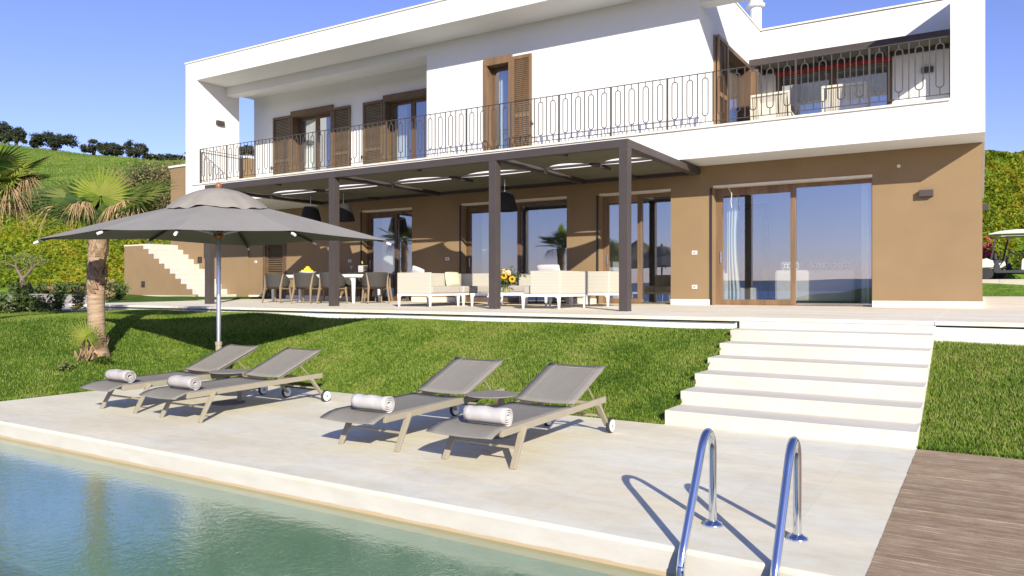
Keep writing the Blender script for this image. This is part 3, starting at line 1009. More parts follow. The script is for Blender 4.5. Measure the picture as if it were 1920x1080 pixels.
# dark backing rooms upstairs
b = MB()
b.box(-21.5, -12.8, 19.6, 19.7, ZS1, ZR0); b.box(-12.6, -5.8, 18.2, 18.3, ZS1, ZR0); b.box(-5.3, -.6, 24.6, 24.7, ZS1, ZR0)
b.box(-5.36, -5.2, 22.3, 24.7, ZS1, ZR0); b.box(-.7, -.5, 22.4, 24.7, ZS1, ZR0); b.box(-5.36, -.48, 22.3, 24.7, 7.8, 7.9)
b.build('upper_room_wall', m_room, villa)
# ---- roof terrace: side door with folded shutters, sliding door, awning
b = MB()
b.box(-5.66, -5.30, SD[0], SD[0] + .10, ZS1 + .05, 7.36); b.box(-5.66, -5.30, SD[1] - .10, SD[1], ZS1 + .05, 7.36); b.box(-5.66, -5.30, SD[0], SD[1], 7.36, 7.47)
fr = b.build('terrace_door', m_wood, villa, bevel=.005)
b = MB(); b.box(-5.60, -5.10, SD[1] - .06, SD[1] - .01, ZS1 + .06, 7.34)
b.build('open_leaf', m_woodlit, fr, bevel=.004)
b = MB(); b.box(-5.62, -5.56, SD[0] + .1, SD[1] - .1, ZS1 + .05, 7.36)
b.build('pane', m_glass, fr)
for xk in (-5.33, -5.25):
    b = MB(); y0, y1, z0, z1 = 17.62, 18.42, ZS1 + .06, 7.42
    b.box(xk - .022, xk + .022, y0, y0 + .075, z0, z1); b.box(xk - .022, xk + .022, y1 - .075, y1, z0, z1)
    for a, c in ((z0, z0 + .11), (6.0, 6.1), (z1 - .09, z1)): b.box(xk - .022, xk + .022, y0 + .075, y1 - .075, a, c)
    slats(b, y0 + .075, y1 - .075, z0 + .11, 6.0, xk, along='Y'); slats(b, y0 + .075, y1 - .075, 6.1, z1 - .09, xk, along='Y')
    b.build('shutter', m_woodlit, villa)
b = MB()
x0, x1 = TD
b.box(x0, x0 + .13, 21.98, 22.2, 4.86, 7.5); b.box(x1 - .13, x1, 21.98, 22.2, 4.86, 7.5); b.box(x0 + .13, x1 - .13, 21.98, 22.2, 7.37, 7.5)
xm = -3.45
b.box(xm - .08, xm + .08, 22.0, 22.15, 4.86, 7.37); b.box(x0 + .13, x1 - .13, 22.05, 22.15, 4.86, 4.95)
fr = b.build('terrace_sliding_door', m_wood, villa, bevel=.005)
MB().box(x0 + .13, xm - .08, 22.09, 22.10, 4.95, 7.37).build('pane', m_glass, fr)
MB().box(xm + .08, x1 - .13, 22.11, 22.12, 4.95, 7.37).build('pane', m_glass, fr)
MB().box(x0, x1, 21.93, 21.978, 7.42, 7.50).build('awning_strip', m_red, fr)
b = MB()
b.box(-5.36, -.485, 20.82, 20.92, 7.47, 7.65)
aw = b.build('terrace_awning', m_pergola, villa, bevel=.004)
b = MB()
for x in (-5.25, -3.7, -2.1, -.6): b.box(x - .04, x + .04, 20.92, 21.99, 7.5, 7.6)
b.box(-5.2, -.6, 21.90, 21.99, 7.51, 7.61)
b.build('awning_rafter', m_pergola, aw)
MB().box(-5.3, -.49, 20.93, 21.995, 7.615, 7.625).build('awning_fabric', m_sail, aw)
# ---- small fittings
def fitting(name, x0, x1, y0, y1, z0, z1, mat, bev=.004):
    return MB().box(x0, x1, y0, y1, z0, z1).build(name, mat, villa, bevel=bev)
fitting('wall_lamp', -1.03, -.79, YW - .11, YW - .002, 3.235, 3.36, m_pergola)
fitting('wall_lamp', -21.498, -21.40, 16.17, 16.45, 6.88, 7.02, m_pergola)
fitting('wall_lamp', -1.32, -1.05, 21.89, 21.998, 6.96, 7.10, m_pergola)
fitting('wall_lamp', .002, .12, 19.9, 20.15, 3.24, 3.36, m_pergola)
for (x, z, y) in ((-5.44, 2.28, YW), (-5.44, 1.52, YW), (-12.26, 2.28, YW), (-15.82, 2.29, YW), (-21.74, 2.41, 18.0)):
    o = fitting('light_switch', x - .06, x + .06, y - .012, y - .001, z - .042, z + .042, m_plate, .003)
    MB().box(x - .032, x + .032, y - .015, y - .0125, z - .025, z + .025).build('rocker', m_platec, o)
b = MB(); b.lathe([(.0, 0), (.035, .001), (.035, .012), (.0, .02)], (-1.38, YW - .02, 3.86), 10, 'Y')
b.build('cable_outlet', m_cream, villa)
b = MB().tube([(-4.72, YW - .02, 3.72), (-4.66, YW - .04, 3.64), (-4.60, YW - .05, 3.52), (-4.62, YW - .05, 3.36), (-4.60, YW - .05, 3.22)], .008, 5)
b.build('loose_cable', m_cream, villa)

# ---- ground-floor rooms behind the glass
b = MB()
b.box(-16.7, -.4, 16.87, 22.0, 1.0, 1.10)
b.build('room_floor', m_roomfloor, villa)
b = MB()
b.box(-16.7, -.4, 22.0, 22.1, 1.1, ZS0)
b.box(-.46, -.37, 16.87, 22, 1.1, ZS0 - .01); b.box(-16.77, -16.7, 16.87, 22, 1.1, ZS0 - .01)
b.box(-12.7, -12.6, 17.2, 22, 1.1, ZS0 - .01); b.box(-8.25, -8.15, 17.2, 22, 1.1, ZS0 - .01); b.box(-5.6, -5.5, 18.6, 22, 1.1, ZS0 - .01)
b.build('room_wall', m_room, villa)
b = MB(); b.box(-4.55, -4.42, 18.9, 19.03, 1.1, 3.55).box(-7.2, -7.06, 18.2, 18.3, 1.1, 3.7)
b.box(-5.4, -4.55, 18.9, 19.03, 3.4, 3.55)
b.build('room_column', m_olive, villa)
b = MB(); b.box(-5.49, -5.05, 19.4, 19.45, 1.9, 3.2)
b.build('wall_panel', stone_mat('panel_stone', (.42, .37, .28), .07, .05, .35), villa)

def curtain(x0, x1, y, label, pull=0.):
    b = MB()
    h = ZD1 - ZD0 - .06
    def fn(i, j):
        w = (x1 - x0) * (1 - pull * math.sin(math.pi * min(1, (1 - j) * 1.15)) * .6)
        return (x0 + i * w, y + .03 * math.sin(i * (x1 - x0) * 75 + j * .6) + .02 * math.sin(i * 7), ZD0 + .01 + j * h)
    b.grid(fn, int(60 * (x1 - x0)) + 8, 8)
    o = b.build('curtain', m_curtain, smooth=True)
    return tag(o, label, 'curtain', 'sheer curtains behind the sliding doors')
curtain(D4[0] + .16, D4[0] + .46, 17.0, 'pale curtain at the left edge of the widest glass door', .5)
curtain(D4[1] - .26, D4[1] - .05, 17.0, 'pale curtain at the right edge of the widest glass door', .1)
curtain(D3[0] + .3, D3[0] + .62, 17.0, 'pale curtain behind the glass door right of the front pergola post', .4)
curtain(D2[0] + .3, D2[0] + .75, 17.0, 'pale green curtain inside the glass door behind the sofas', .1)
curtain(D1[0] + .3, D1[0] + .72, 17.0, 'pale green curtain inside the glass door behind the dining table', .1)

# ================================================================== OUTDOOR STAIR AND ANNEX
st = root('outdoor_staircase', 'brown walled staircase with cream steps climbing left beside the villa', 'staircase', (-25, 17, 1.1))
n = 11; run = (26.40 - 23.2) / 10; rise = .185
b = MB(); pts = [(-27.6, .9), (-23.05, .9)]
top = []
for k in range(n - 1):
    xk = -23.2 - run * k
    zk = 1.27 + rise * k
    if k == 0: pts += [(-23.05, 1.12), (xk - .001, 1.12)]
    pts += [(xk, zk - .005), (xk - run, zk - .005)]
pts += [(-26.40, 3.06), (-27.6, 3.06)]
b.prism(pts, 'Y', 16.73, 16.93)
b.box(-27.6, -27.4, 16.93, 17.95, .9, 3.06)
b.build('side_wall', m_brown, st)
MB().box(-27.62, -26.42, 16.72, 17.95, 3.062, 3.11).build('landing', m_cream, st, bevel=.004)
MB().box(-27.58, -23.35, 16.70, 16.729, .95, 1.22).build('skirting', m_cream, st)
MB().box(-23.32, -22.7, 16.75, 17.94, .95, 1.27).build('step', m_step, st, bevel=.004)
for k in range(n - 1):
    xk = -23.2 - run * k
    MB().box(xk - run - .03, xk, 16.735 if k else 16.74, 17.94, 1.0, 1.27 + rise * (k + 1) - .004 * 0).build('step', m_step, st, bevel=.005)
for (x, y, z) in ((-26.4, 16.73, 1.63),):
    b = MB().box(x - .1, x + .1, y - .02, y - .001, z - .11, z + .11); o = b.build('step_light', m_dark, st)
    MB().box(x - .07, x + .07, y - .026, y - .0205, z + .0, z + .05).build('light_slot', m_pergola, o)
an = root('annex', 'low brown annex block with white coping behind the outdoor stair', 'outbuilding', (-24, 18, 1.1))
MB().box(-26.55, XL - .002, 17.95, 24, .9, 6.10).build('wall', m_brown, an)
MB().box(-26.62, XL - .004, 17.9, 24.05, 6.10, 6.17).build('coping', m_white, an)
MB().box(-24.5, XL - .01, 20.5, 24, 6.17, 7.05).build('parapet', m_white, an)
b = MB().box(-24.88, -24.66, 17.92, 17.949, 2.43, 2.65); o = b.build('step_light', m_dark, an)
MB().box(-26.4, -22.9, 17.925, 17.949, .95, 1.24).build('skirting', m_cream, an)

# ================================================================== PERGOLA
pg = root('pergola', 'dark brown metal pergola with fabric sails over the terrace', 'pergola', (-11, 12.5, 1.08))
PX = [-5.395, -8.16, -12.505, -16.91]
PW = .17
Y0p, Y1p = 12.45, YW - .002
for x in PX:
    o = MB().box(x - PW / 2, x + PW / 2, Y0p, Y0p + PW, T(12.5), 3.985).build('post', m_pergola, pg, bevel=.004)
    MB().box(x - PW / 2 - .003, x + PW / 2 + .003, Y0p - .003, Y0p + PW + .003, T(12.5) - .001, T(12.5) + .012).build('base_plate', m_pergola, o)
zb0, zb1 = 3.985, 4.13
MB().box(PX[3] - PW / 2, PX[0] + PW / 2, Y0p, Y0p + .12, zb0, zb1).build('front_beam', m_pergola, pg, bevel=.003)
MB().box(PX[3] - PW / 2, PX[0] + PW / 2, Y1p - .1, Y1p, zb0 + .02, zb1).build('wall_beam', m_pergola, pg, bevel=.003)
for i, x in enumerate(PX):
    w = PW / 2 if i in (0, 3) else .06
    MB().box(x - w, x + w, Y0p + .12, Y1p - .1, zb0 + .003, zb1 - .002).build('rafter', m_pergola, pg, bevel=.003)
YM = 14.45
for i in range(3):
    MB().box(PX[i + 1] + .07, PX[i] - .07, YM - .04, YM + .04, zb1 - .055, zb1 - .012).build('purlin', m_pergola, pg)
    xm = (PX[i] + PX[i + 1]) / 2
    for xc in ((PX[i + 1] * .5 + PX[i] * .5),):
        for (ya, yb_) in ((Y0p + .12, Y0p + .45), (YM - .42, YM - .04), (YM + .04, YM + .42), (Y1p - .45, Y1p - .1)):
            MB().box(xc - .055, xc + .055, ya, yb_, zb0 + .02, zb1 - .075).build('bracket', m_pergola, pg)
def sail(x0, x1, y0, y1, z, c0=.08, c1=.08):
    """tensioned cloth: pinned at corners and at mid sides, edges drawn inward between the pins"""
    b = MB()
    def sc_(t): return abs(math.sin(2 * math.pi * t))
    def fn(u, v):
        dx = .035 * sc_(v); d0 = c0 * sc_(u); d1 = c1 * sc_(u)
        x = (x0 + dx) + (x1 - x0 - 2 * dx) * u
        yy = (y0 + d0) + (y1 - y0 - d0 - d1) * v
        sag = .05 * math.sin(math.pi * u) * math.sin(math.pi * v) + .02 * sc_(u) * (1 - abs(2 * v - 1))
        return (x, yy, z - sag)
    b.grid(fn, 32, 16)
    return b.build('shade_sail', m_sail, pg, smooth=True)
for i in range(3):
    x0, x1 = PX[i + 1] + .09, PX[i] - .09
    xm = (x0 + x1) / 2
    sail(x0, x1, Y0p + .13, YM - .05, 4.075, .04, .42)
    sail(x0, x1, YM + .05, Y1p - .12, 4.075, .10, .08)

# pendants
def pendant(x, y, zt, zb, label):
    zt = zt; r = root('pendant_lamp', label, 'lamp', (x, y, zb), 'black woven pendant lamps under the pergola')
    b = MB(); pr = [(.17, zt), (.20, zt - .01), (.305, zb + .012), (.30, zb), (.285, zb + .01), (.185, zt - .03)]
    b.lathe(pr, (x, y, 0), 28); b.build('lamp_shade', m_black, r, smooth=True)
    b = MB().lathe([(.0, zt), (.175, zt + .001), (.175, zt + .012), (.0, zt + .013)], (x, y, 0), 20); b.build('shade_top', m_black, r)
    MB().tube([(x, y, zt + .01), (x, y, 4.02)], .008, 6).build('rod', m_alu, r)
    return r
pendant(-15.75, 14.9, 3.72, 3.28, 'black woven pendant lamp partly hidden by the grey parasol')
pendant(-14.52, 14.9, 3.72, 3.28, 'black woven pendant lamp hanging over the right half of the dining table')
pendant(-9.42, 14.9, 3.70, 3.28, 'black woven pendant lamp hanging above the sofas')

# ================================================================== PARASOL
UB = Vector((-9.81, 7.43, 0))
KP = 11.48 / 13.6
par = root('parasol', 'large square grey parasol with silver pole standing behind the loungers at the deck edge', 'parasol', UB)
hub = Vector((UB.x, UB.y, 0))
rimdef = [(-8.37, 13.4, 2.36), (-6.66, 12.3, 2.445), (-4.95, 11.2, 2.36), (-3.6, 12.5, 2.44), (-2.26, 13.85, 2.36), (-3.84, 14.7, 2.42), (-5.42, 15.6, 2.36), (-6.9, 14.45, 2.43)]
rim = [latdep(r[0] * KP, r[1] * KP, CZ + (r[2] - CZ) * KP) for r in rimdef]
ZK = lambda z: CZ + (z - CZ) * KP
APZ = ZK(3.12)
apex = Vector((hub.x, hub.y, APZ))
def ribpt(i, t):
    p = apex.lerp(rim[i % 8], t)
    return p + Vector((0, 0, .025 * math.sin(math.pi * t)))
b = MB()
NR = 12
for i in range(8):
    def fn(u, v, i=i):
        t = .03 + .97 * v
        p = ribpt(i, t).lerp(ribpt(i + 1, t), u)
        w = 4 * u * (1 - u)
        p = p + Vector((0, 0, -.010 * w * t))
        q = (hub - p); q.z = 0
        return p + q.normalized() * (.004 * w * t * t)
    b.grid(fn, 6, NR)
cn = b.build('canopy', m_para, par, smooth=False)
b = MB()
def vf(u, v):
    a = 2 * math.pi * u
    r = .02 + .70 * v
    th = [math.atan2(q.y - hub.y, q.x - hub.x) for q in rim]
    dd = Vector((math.cos(a), math.sin(a)))
    D, zr_ = 2.1, 2.25
    for i_ in range(8):
        A_, B_ = rim[i_].xy - hub.xy, rim[(i_ + 1) % 8].xy - hub.xy
        det = dd.x * (A_ - B_).y - dd.y * (A_ - B_).x
        if abs(det) < 1e-6: continue
        tt = (A_.x * (A_ - B_).y - A_.y * (A_ - B_).x) / det
        k_ = (dd.x * A_.y - dd.y * A_.x) / det
        if tt > 0 and -1e-6 <= k_ <= 1.000001:
            D, zr_ = tt, rim[i_].z * (1 - k_) + rim[(i_ + 1) % 8].z * k_
    t_ = r / D
    z = APZ - t_ * (APZ - zr_) * max(v, .001) ** .8 + .03 * math.sin(math.pi * t_) + .012 + .115 * (1 - v ** 2.4) + (.010 * math.sin(a * 11) + .010 * math.sin(a * 17 + 1)) * v ** 3
    return (hub.x + r * math.cos(a), hub.y + r * math.sin(a), z)
b.grid(vf, 64, 10)
b.build('vent_cap', M('vent_fabric', (.265, .245, .215), .85, .10, 5, .3, 18, spec=.1), par, smooth=True)
b = MB().lathe([(q_[0] * .95, ZK(q_[1])) for q_ in ((.0, 3.225), (.035, 3.23), (.03, 3.26), (.05, 3.30), (.045, 3.35), (.02, 3.385), (0, 3.39))], (hub.x, hub.y, 0), 16); b.build('finial', m_finial, par, smooth=True)
MB().lathe([(.032, .05), (.032, ZK(2.40)), (.029, ZK(2.41)), (.029, ZK(3.2))], (hub.x, hub.y, 0), 20).build('pole', m_alu, par, smooth=True)
MB().lathe([(.30, .001), (.31, .02), (.29, .035), (.06, .05), (.045, .08), (.045, .63), (.052, .635), (.052, .68), (.036, .69)], (hub.x, hub.y, 0), 16).build('base', m_lframe, par, smooth=True)
MB().lathe([(q_[0] * KP, ZK(q_[1])) for q_ in ((.04, 2.36), (.085, 2.39), (.095, 2.43), (.075, 2.47), (.085, 2.50), (.04, 2.53))], (hub.x, hub.y, 0), 20).build('runner', m_finial, par, smooth=True)
for i in range(8):
    a = ribpt(i, .05) - Vector((0, 0, .05)); m_ = ribpt(i, .5) - Vector((0, 0, .045)); e = rim[i] - Vector((0, 0, .035))
    rb = MB().bar(a, m_, .022, .032).bar(m_, e, .022, .032).build('rib', m_lframe if False else m_pergola, par)
    out = (rim[i] - hub); out.z = 0; out.normalize()
    MB().tube([e - out * .02, e + out * .045 + Vector((0, 0, -.03))], .02, 8).build('tip_cap', m_wheel, rb)
    MB().bar(Vector((hub.x, hub.y, ZK(2.46))) + out * .07, ribpt(i, .42) - Vector((0, 0, .07)), .016, .024).build('strut', m_alu, par)

# ================================================================== LOUNGERS
LW = .70
def lounger():
    r = root('sun_lounger', '', 'sun lounger', (0, 0, 0), 'grey sling loungers on the pool deck')
    w = LW / 2
    b = MB()
    for s in (-1, 1):
        x = s * (w - .03)
        b.bar((x, 5.20, .315), (x, 7.20, .345), .032, .062)
    b.bar((-w + .046, 5.26, .30), (w - .046, 5.26, .30), .03, .03); b.bar((-w + .046, 7.02, .325), (w - .046, 7.02, .325), .03, .03)
    b.bar((-w + .046, 6.48, .325), (w - .046, 6.48, .325), .03, .03)
    b.build('side_rail', m_lframe, r, bevel=.004)
    for s in (-1, 1):
        x = s * (w - .012)
        MB().bar((x + s * .012, 5.335, 0), (x, 5.535, .335), .026, .055, up=(1, 0, 0), w1=.03, h1=.065).build('leg', m_lframe, r, bevel=.004)
        lg = MB().bar((x + s * .006, 7.195, .08), (x, 6.99, .32), .026, .05, up=(1, 0, 0), w1=.03, h1=.06).build('leg', m_lframe, r, bevel=.004)
        xo = x + s * .035
        b = MB().lathe([(.068, -.02), (.076, -.012), (.076, .012), (.068, .02)], (xo, 7.22, .076), 24, 'X')
        wh = b.build('wheel', m_rubber, lg, smooth=True)
        MB().lathe([(.0, -.026), (.062, -.024), (.066, -.0), (.062, .024), (0, .026)], (xo, 7.22, .076), 24, 'X').build('hub', m_wheel, wh, smooth=True)
        MB().lathe([(.0, -.030), (.018, -.028), (.018, .028), (0, .030)], (xo, 7.22, .076), 12, 'X').build('axle_cap', m_lframe, wh)
    MB().bar((-w + .01, 5.43, .16), (w - .01, 5.43, .16), .014, .02).build('front_stretcher', m_lframe, r)
    MB().bar((-w + .01, 7.10, .19), (w - .01, 7.10, .19), .014, .02).build('rear_stretcher', m_lframe, r)
    sw = w - .018
    b = MB()
    prof = [(5.05, .296), (5.10, .318), (5.17, .338), (5.26, .352), (5.6, .356), (6.0, .360), (6.44, .366)]
    def fs(u, v):
        t = v * (len(prof) - 1); i = min(int(t), len(prof) - 2); f = t - i
        y = prof[i][0] + (prof[i + 1][0] - prof[i][0]) * f; z = prof[i][1] + (prof[i + 1][1] - prof[i][1]) * f
        return ((u - .5) * 2 * sw, y, z - .012 * math.sin(math.pi * u))
    b.grid(fs, 8, 18)
    b.build('seat_sling', m_lfab, r, smooth=True, solid=.006)
    b = MB()
    for s in (-1, 1):
        b.bar((s * (w - .055), 6.49, .375), (s * (w - .055), 7.17, .655), .026, .026)
    b.bar((-w + .07, 7.16, .652), (w - .07, 7.16, .652), .026, .026)
    b.build('back_frame', m_lframe, r)
    b = MB()
    def fb(u, v):
        return ((u - .5) * 2 * sw, 6.475 + .725 * v, .372 + .296 * v + .02 - .012 * math.sin(math.pi * u))
    b.grid(fb, 8, 10)
    o = b.build('back_sling', m_lfab, r, smooth=True, solid=.006)
    b = MB()
    for s in (-.72, .72):
        for k in range(34):
            v0 = .02 + k / 35; v1 = v0 + .016
            p, q = Vector(fb(.5 + s / 2, v0)), Vector(fb(.5 + s / 2, v1))
            b.bar(p + Vector((0, -.002, .006)), q + Vector((0, -.002, .006)), .004, .002)
    b.build('stitching', m_cush, o)
    MB().tube([(-w + .06, 6.95, .345), (-w + .06, 6.86, .50)], .008, 6).tube([(w - .06, 7.02, .345), (w - .06, 6.86, .50)], .008, 6).build('back_prop', m_lframe, r)
    return r
lx = [(-3.645, 'nearest grey lounger, beside the steps, with a plump white towel'),
      (-4.89, 'grey lounger left of the nearest one, third along from the palm'),
      (-7.725, 'grey lounger second from the palm, its foot end over the pool deck'),
      (-8.945, 'grey lounger closest to the palm tree, leftmost of the row')]
L0 = lounger()
for i, (x, lb) in enumerate(lx):
    o = L0 if i == 0 else copy_tree(L0)
    o.location = (x, 0.0, 0); o['label'] = lb
    # put the empty at the lounger's base: children were built around y=6.2
for o in [q for q in COL.objects if q.name.startswith('sun_lounger')]:
    o.location.y = 6.2
for me in {c.data for q in [L0] for c in q.children_recursive}:
    me.transform(Matrix.Translation((0, -6.2, 0)))

def towel(x, y, label, mat, loose):
    r_, L = .073, .41
    b = MB()
    n = 60; vs = []; fs = []
    turns = 3.3
    prof = []
    for k in range(n + 1):
        t = k / n
        a = -math.pi / 2 + t * turns * 2 * math.pi
        rad = r_ * (1 - .82 * t)
        sx = 1.12 if not loose else 1.2
        prof.append((rad * math.cos(a) * sx, r_ + rad * math.sin(a)))
    nx_ = 10
    for i in range(nx_ + 1):
        xx = (i / nx_ - .5) * L
        puff = 1 + .04 * math.sin(i * 1.3 + x)
        for (py, pz) in prof:
            vs.append((x + xx + .006 * math.sin(py * 60), y + py * puff, z_t + pz * puff))
    m = n + 1
    for i in range(nx_):
        for k in range(n):
            fs.append((i * m + k, i * m + k + 1, (i + 1) * m + k + 1, (i + 1) * m + k))
    b.add(vs, fs)
    o = b.build('rolled_towel', mat, smooth=True, solid=.011)
    return tag(o, label, 'towel', 'rolled towels on the foot ends of the loungers')
z_t = .362
m_towel2 = M('grey_towel_terry', (.50, .475, .45), .95, .05, 30, .9, 250, spec=.1)
towel(-3.52, 5.30, 'plump white rolled towel on the lounger nearest the steps', m_towel, False)
towel(-4.80, 5.30, 'white rolled towel on the lounger third from the palm', m_towel, False)
towel(-7.66, 5.34, 'greyish rolled towel with spiral end on the lounger second from the palm', m_towel2, True)
towel(-8.90, 5.34, 'greyish rolled towel on the lounger closest to the palm', m_towel2, True)

def side_table():
    r = root('side_table', '', 'side table', (0, 0, 0), 'round side tables between the loungers')
    MB().lathe([(0, .40), (.262, .402), (.268, .408), (.262, .415), (0, .416)], (0, 0, 0), 36).build('table_top', m_lfab, r, smooth=True)
    MB().bar((.05, .1, .012), (.05, .1, .40), .045, .045).build('leg', m_lframe, r, bevel=.004)
    MB().lathe([(0, .001), (.215, .002), (.22, .008), (.215, .014), (0, .016)], (0, -.04, 0), 36).build('base_plate', m_lfab, r, smooth=True)
    return r
t0 = side_table(); t0.location = (-4.27, 6.5, 0); t0['label'] = 'round grey side table between the two loungers nearest the steps'
copy_tree(t0, (-8.34, 6.5, 0), None, 'round grey side table between the two loungers nearest the palm')

# ================================================================== POOL LADDER
ld = root('pool_ladder', 'polished steel pool ladder with two arched handrails', 'pool ladder', (-1.195, 4.6, 0))
for x in (-1.45, -.94):
    key = [(4.755, 0.0), (4.755, .25), (4.755, .44), (4.748, .52), (4.72, .575), (4.67, .603), (4.62, .60), (4.57, .57), (4.53, .525), (4.47, .43), (4.36, .26), (4.24, .075), (4.19, -.005), (4.16, -.08), (4.15, -.2), (4.15, -1.2)]
    pts = []
    K = [Vector((x, p[0], p[1])) for p in key]
    for i in range(len(K) - 1):
        p0 = K[max(i - 1, 0)]; p1 = K[i]; p2 = K[i + 1]; p3 = K[min(i + 2, len(K) - 1)]
        for s in range(4):
            t = s / 4
            pts.append(.5 * ((2 * p1) + (p2 - p0) * t + (2 * p0 - 5 * p1 + 4 * p2 - p3) * t * t + (3 * p1 - p0 - 3 * p2 + p3) * t ** 3))
    pts.append(K[-1])
    o = MB().tube(pts, .0245, 18).build('handrail', m_steel, ld, smooth=True)
    MB().lathe([(.03, .03), (.036, .024), (.055, .016), (.063, .006), (.063, .0)], (x, 4.755, .001), 28).build('flange', m_steel, o, smooth=True)
for z in (-.45, -.75, -1.05):
    MB().box(-1.45, -.94, 4.11, 4.19, z - .015, z + .015).build('tread', m_steel, ld, bevel=.005)

# ================================================================== TERRACE FURNITURE
def module(name, label, x0, x1, y0, y1, panels, cushion, legs='flbr', grp='white woven sofa modules on the terrace', cutfront=0):
    z = T((y0 + y1) / 2)
    r = root(name, label, 'sofa', ((x0 + x1) / 2, (y0 + y1) / 2, z), grp)
    b = MB(); b.box(x0, x1, y0, y1, z + .235, z + .285); b.build('base_frame', m_wpaint, r, bevel=.006)
    for (lx_, ly) in ((x0 + .03, y0 + .03), (x1 - .03, y0 + .03), (x0 + .03, y1 - .03), (x1 - .03, y1 - .03)):
        sx = 1 if lx_ < (x0 + x1) / 2 else -1; sy = 1 if ly < (y0 + y1) / 2 else -1
        b = MB().bar((lx_, ly, z), (lx_, ly, z + .235), .032, .032, up=(0, 1, 0), w1=.055, h1=.055)
        b.prism([(lx_, z + .235), (lx_ + sx * .09, z + .235), (lx_ + sx * .035, z + .20), (lx_ + sx * .02, z + .13), (lx_, z + .13)], 'Y', ly - .015, ly + .015)
        b.build('leg', m_wpaint, r, bevel=.003)
    hp = z + .735
    for p in panels:
        if p == 'f': q = (x0 + cutfront, x1, y0, y0 + .05)
        if p == 'b': q = (x0, x1, y1 - .05, y1)
        if p == 'l': q = (x0, x0 + .05, y0 + (.052 if 'f' in panels else 0), y1 - (.052 if 'b' in panels else 0))
        if p == 'r': q = (x1 - .05, x1, y0 + (.052 if 'f' in panels else 0), y1 - (.052 if 'b' in panels else 0))
        MB().box(*q, z + .287, hp).build('woven_panel', m_weave, r, bevel=.012)
    if cushion:
        c = [x0 + .01, x1 - .0, y0 + .0, y1 - .0]
        if 'l' in panels: c[0] = x0 + .055
        if 'r' in panels: c[1] = x1 - .055
        if 'f' in panels: c[2] = y0 + .055
        if 'b' in panels: c[3] = y1 - .055
        MB().box(*c, z + .288, z + .44).build('seat_cushion', m_cush, r, bevel=.03)
    return r
module('sofa_module', 'white woven sofa module at the left end, arm facing the lawn', -10.79, -9.88, 12.7, 13.77, 'fl', True)
module('sofa_module', 'white woven corner sofa module tucked behind the left end one', -10.79, -9.80, 13.8, 14.86, 'lb', True)
module('sofa_module', 'white woven sofa module at the back with a green cushion, facing the lawn', -9.62, -7.75, 15.0, 15.9, 'b', True)
module('sofa_module', 'white woven sofa module right of the sunflowers, back turned to the lawn', -7.64, -6.79, 12.68, 13.82, 'fr', True, cutfront=.2)
module('sofa_module', 'white woven sofa module farthest right, half shaded by its neighbour', -7.42, -6.52, 14.3, 15.2, 'fr', True)
module('coffee_table', 'low white coffee table carrying a vase of sunflowers', -9.42, -8.0, 13.5, 14.4, '', False)
ct = [o for o in COL.objects if o.name == 'coffee_table'][0]; ct['category'] = 'coffee table'; del ct['group']
zt = T(13.95) + .285
def pillow(name, label, c, size, mat, rot, grp):
    b = MB(); b.T = Matrix.Translation(c) @ rot
    w, h, d = size
    def f(sgn):
        def fn(u, v):
            a, e = 2 * u - 1, 2 * v - 1
            t = (1 - a ** 4) * (1 - e ** 4)
            return (a * w / 2 * (1 - .06 * (1 - abs(e)) * 0 - .05 * e * e), sgn * d / 2 * t ** .6, e * h / 2 * (1 - .05 * a * a))
        return fn
    b.grid(f(1), 12, 12); b.grid(f(-1), 12, 12)
    return tag(b.build(name, mat, smooth=True), label, 'cushion', grp)
RX = lambda d: Matrix.Rotation(R(d), 4, 'X'); RZ = lambda d: Matrix.Rotation(R(d), 4, 'Z'); RY = lambda d: Matrix.Rotation(R(d), 4, 'Y')
pillow('cushion', 'pale green cushion leaning on the back sofa beside the sunflowers', (-8.35, 15.72, T(15) + .60), (.62, .36, .16), m_cushg, RX(-14), 'cushions on the terrace sofas')
pillow('cushion', 'pale green cushion in the left corner of the left sofa', (-10.62, 14.5, T(14) + .60), (.46, .36, .15), m_cushg, RZ(80) @ RX(-12), 'cushions on the terrace sofas')
pillow('cushion', 'white cushion showing above the back of the right sofa', (-7.2, 13.0, T(13) + .70), (.52, .34, .15), m_towel, RX(16), 'cushions on the terrace sofas')
pillow('cushion', 'white cushion tip poking above the arm of the left sofa', (-10.42, 12.95, T(13) + .69), (.36, .36, .13), m_towel, RY(18) @ RX(14), 'cushions on the terrace sofas')
# vase of sunflowers
vx, vy = -8.72, 13.85
vs_ = root('flower_vase', 'glass vase of orange sunflowers on the white coffee table', 'vase', (vx, vy, zt))
b = MB().lathe([(.07, zt + .002), (.09, zt + .03), (.095, zt + .1), (.085, zt + .17), (.09, zt + .2), (.082, zt + .2), (.078, zt + .17), (.087, zt + .1), (.082, zt + .035), (.0, zt + .012)], (vx, vy, 0), 20)
b.build('glass_vase', m_clear, vs_, smooth=True)
MB().lathe([(.0, zt + .014), (.075, zt + .02), (.083, zt + .1), (.0, zt + .12)], (vx, vy, 0), 16).build('foliage_water', M('stems_in_water', (.30, .28, .06), .5, .4, 40), vs_, smooth=True)
frng = random.Random(4); g5 = np.random.default_rng(12)
C = g5.normal(size=(420, 3)) * np.array([.12, .12, .085]) + np.array([vx, vy, zt + .33]); 
Vq, Fqq = leaf_quads(C, .045, g5, .45); np_mesh('bouquet_leaves', Vq, Fqq, m_shrub, vs_)
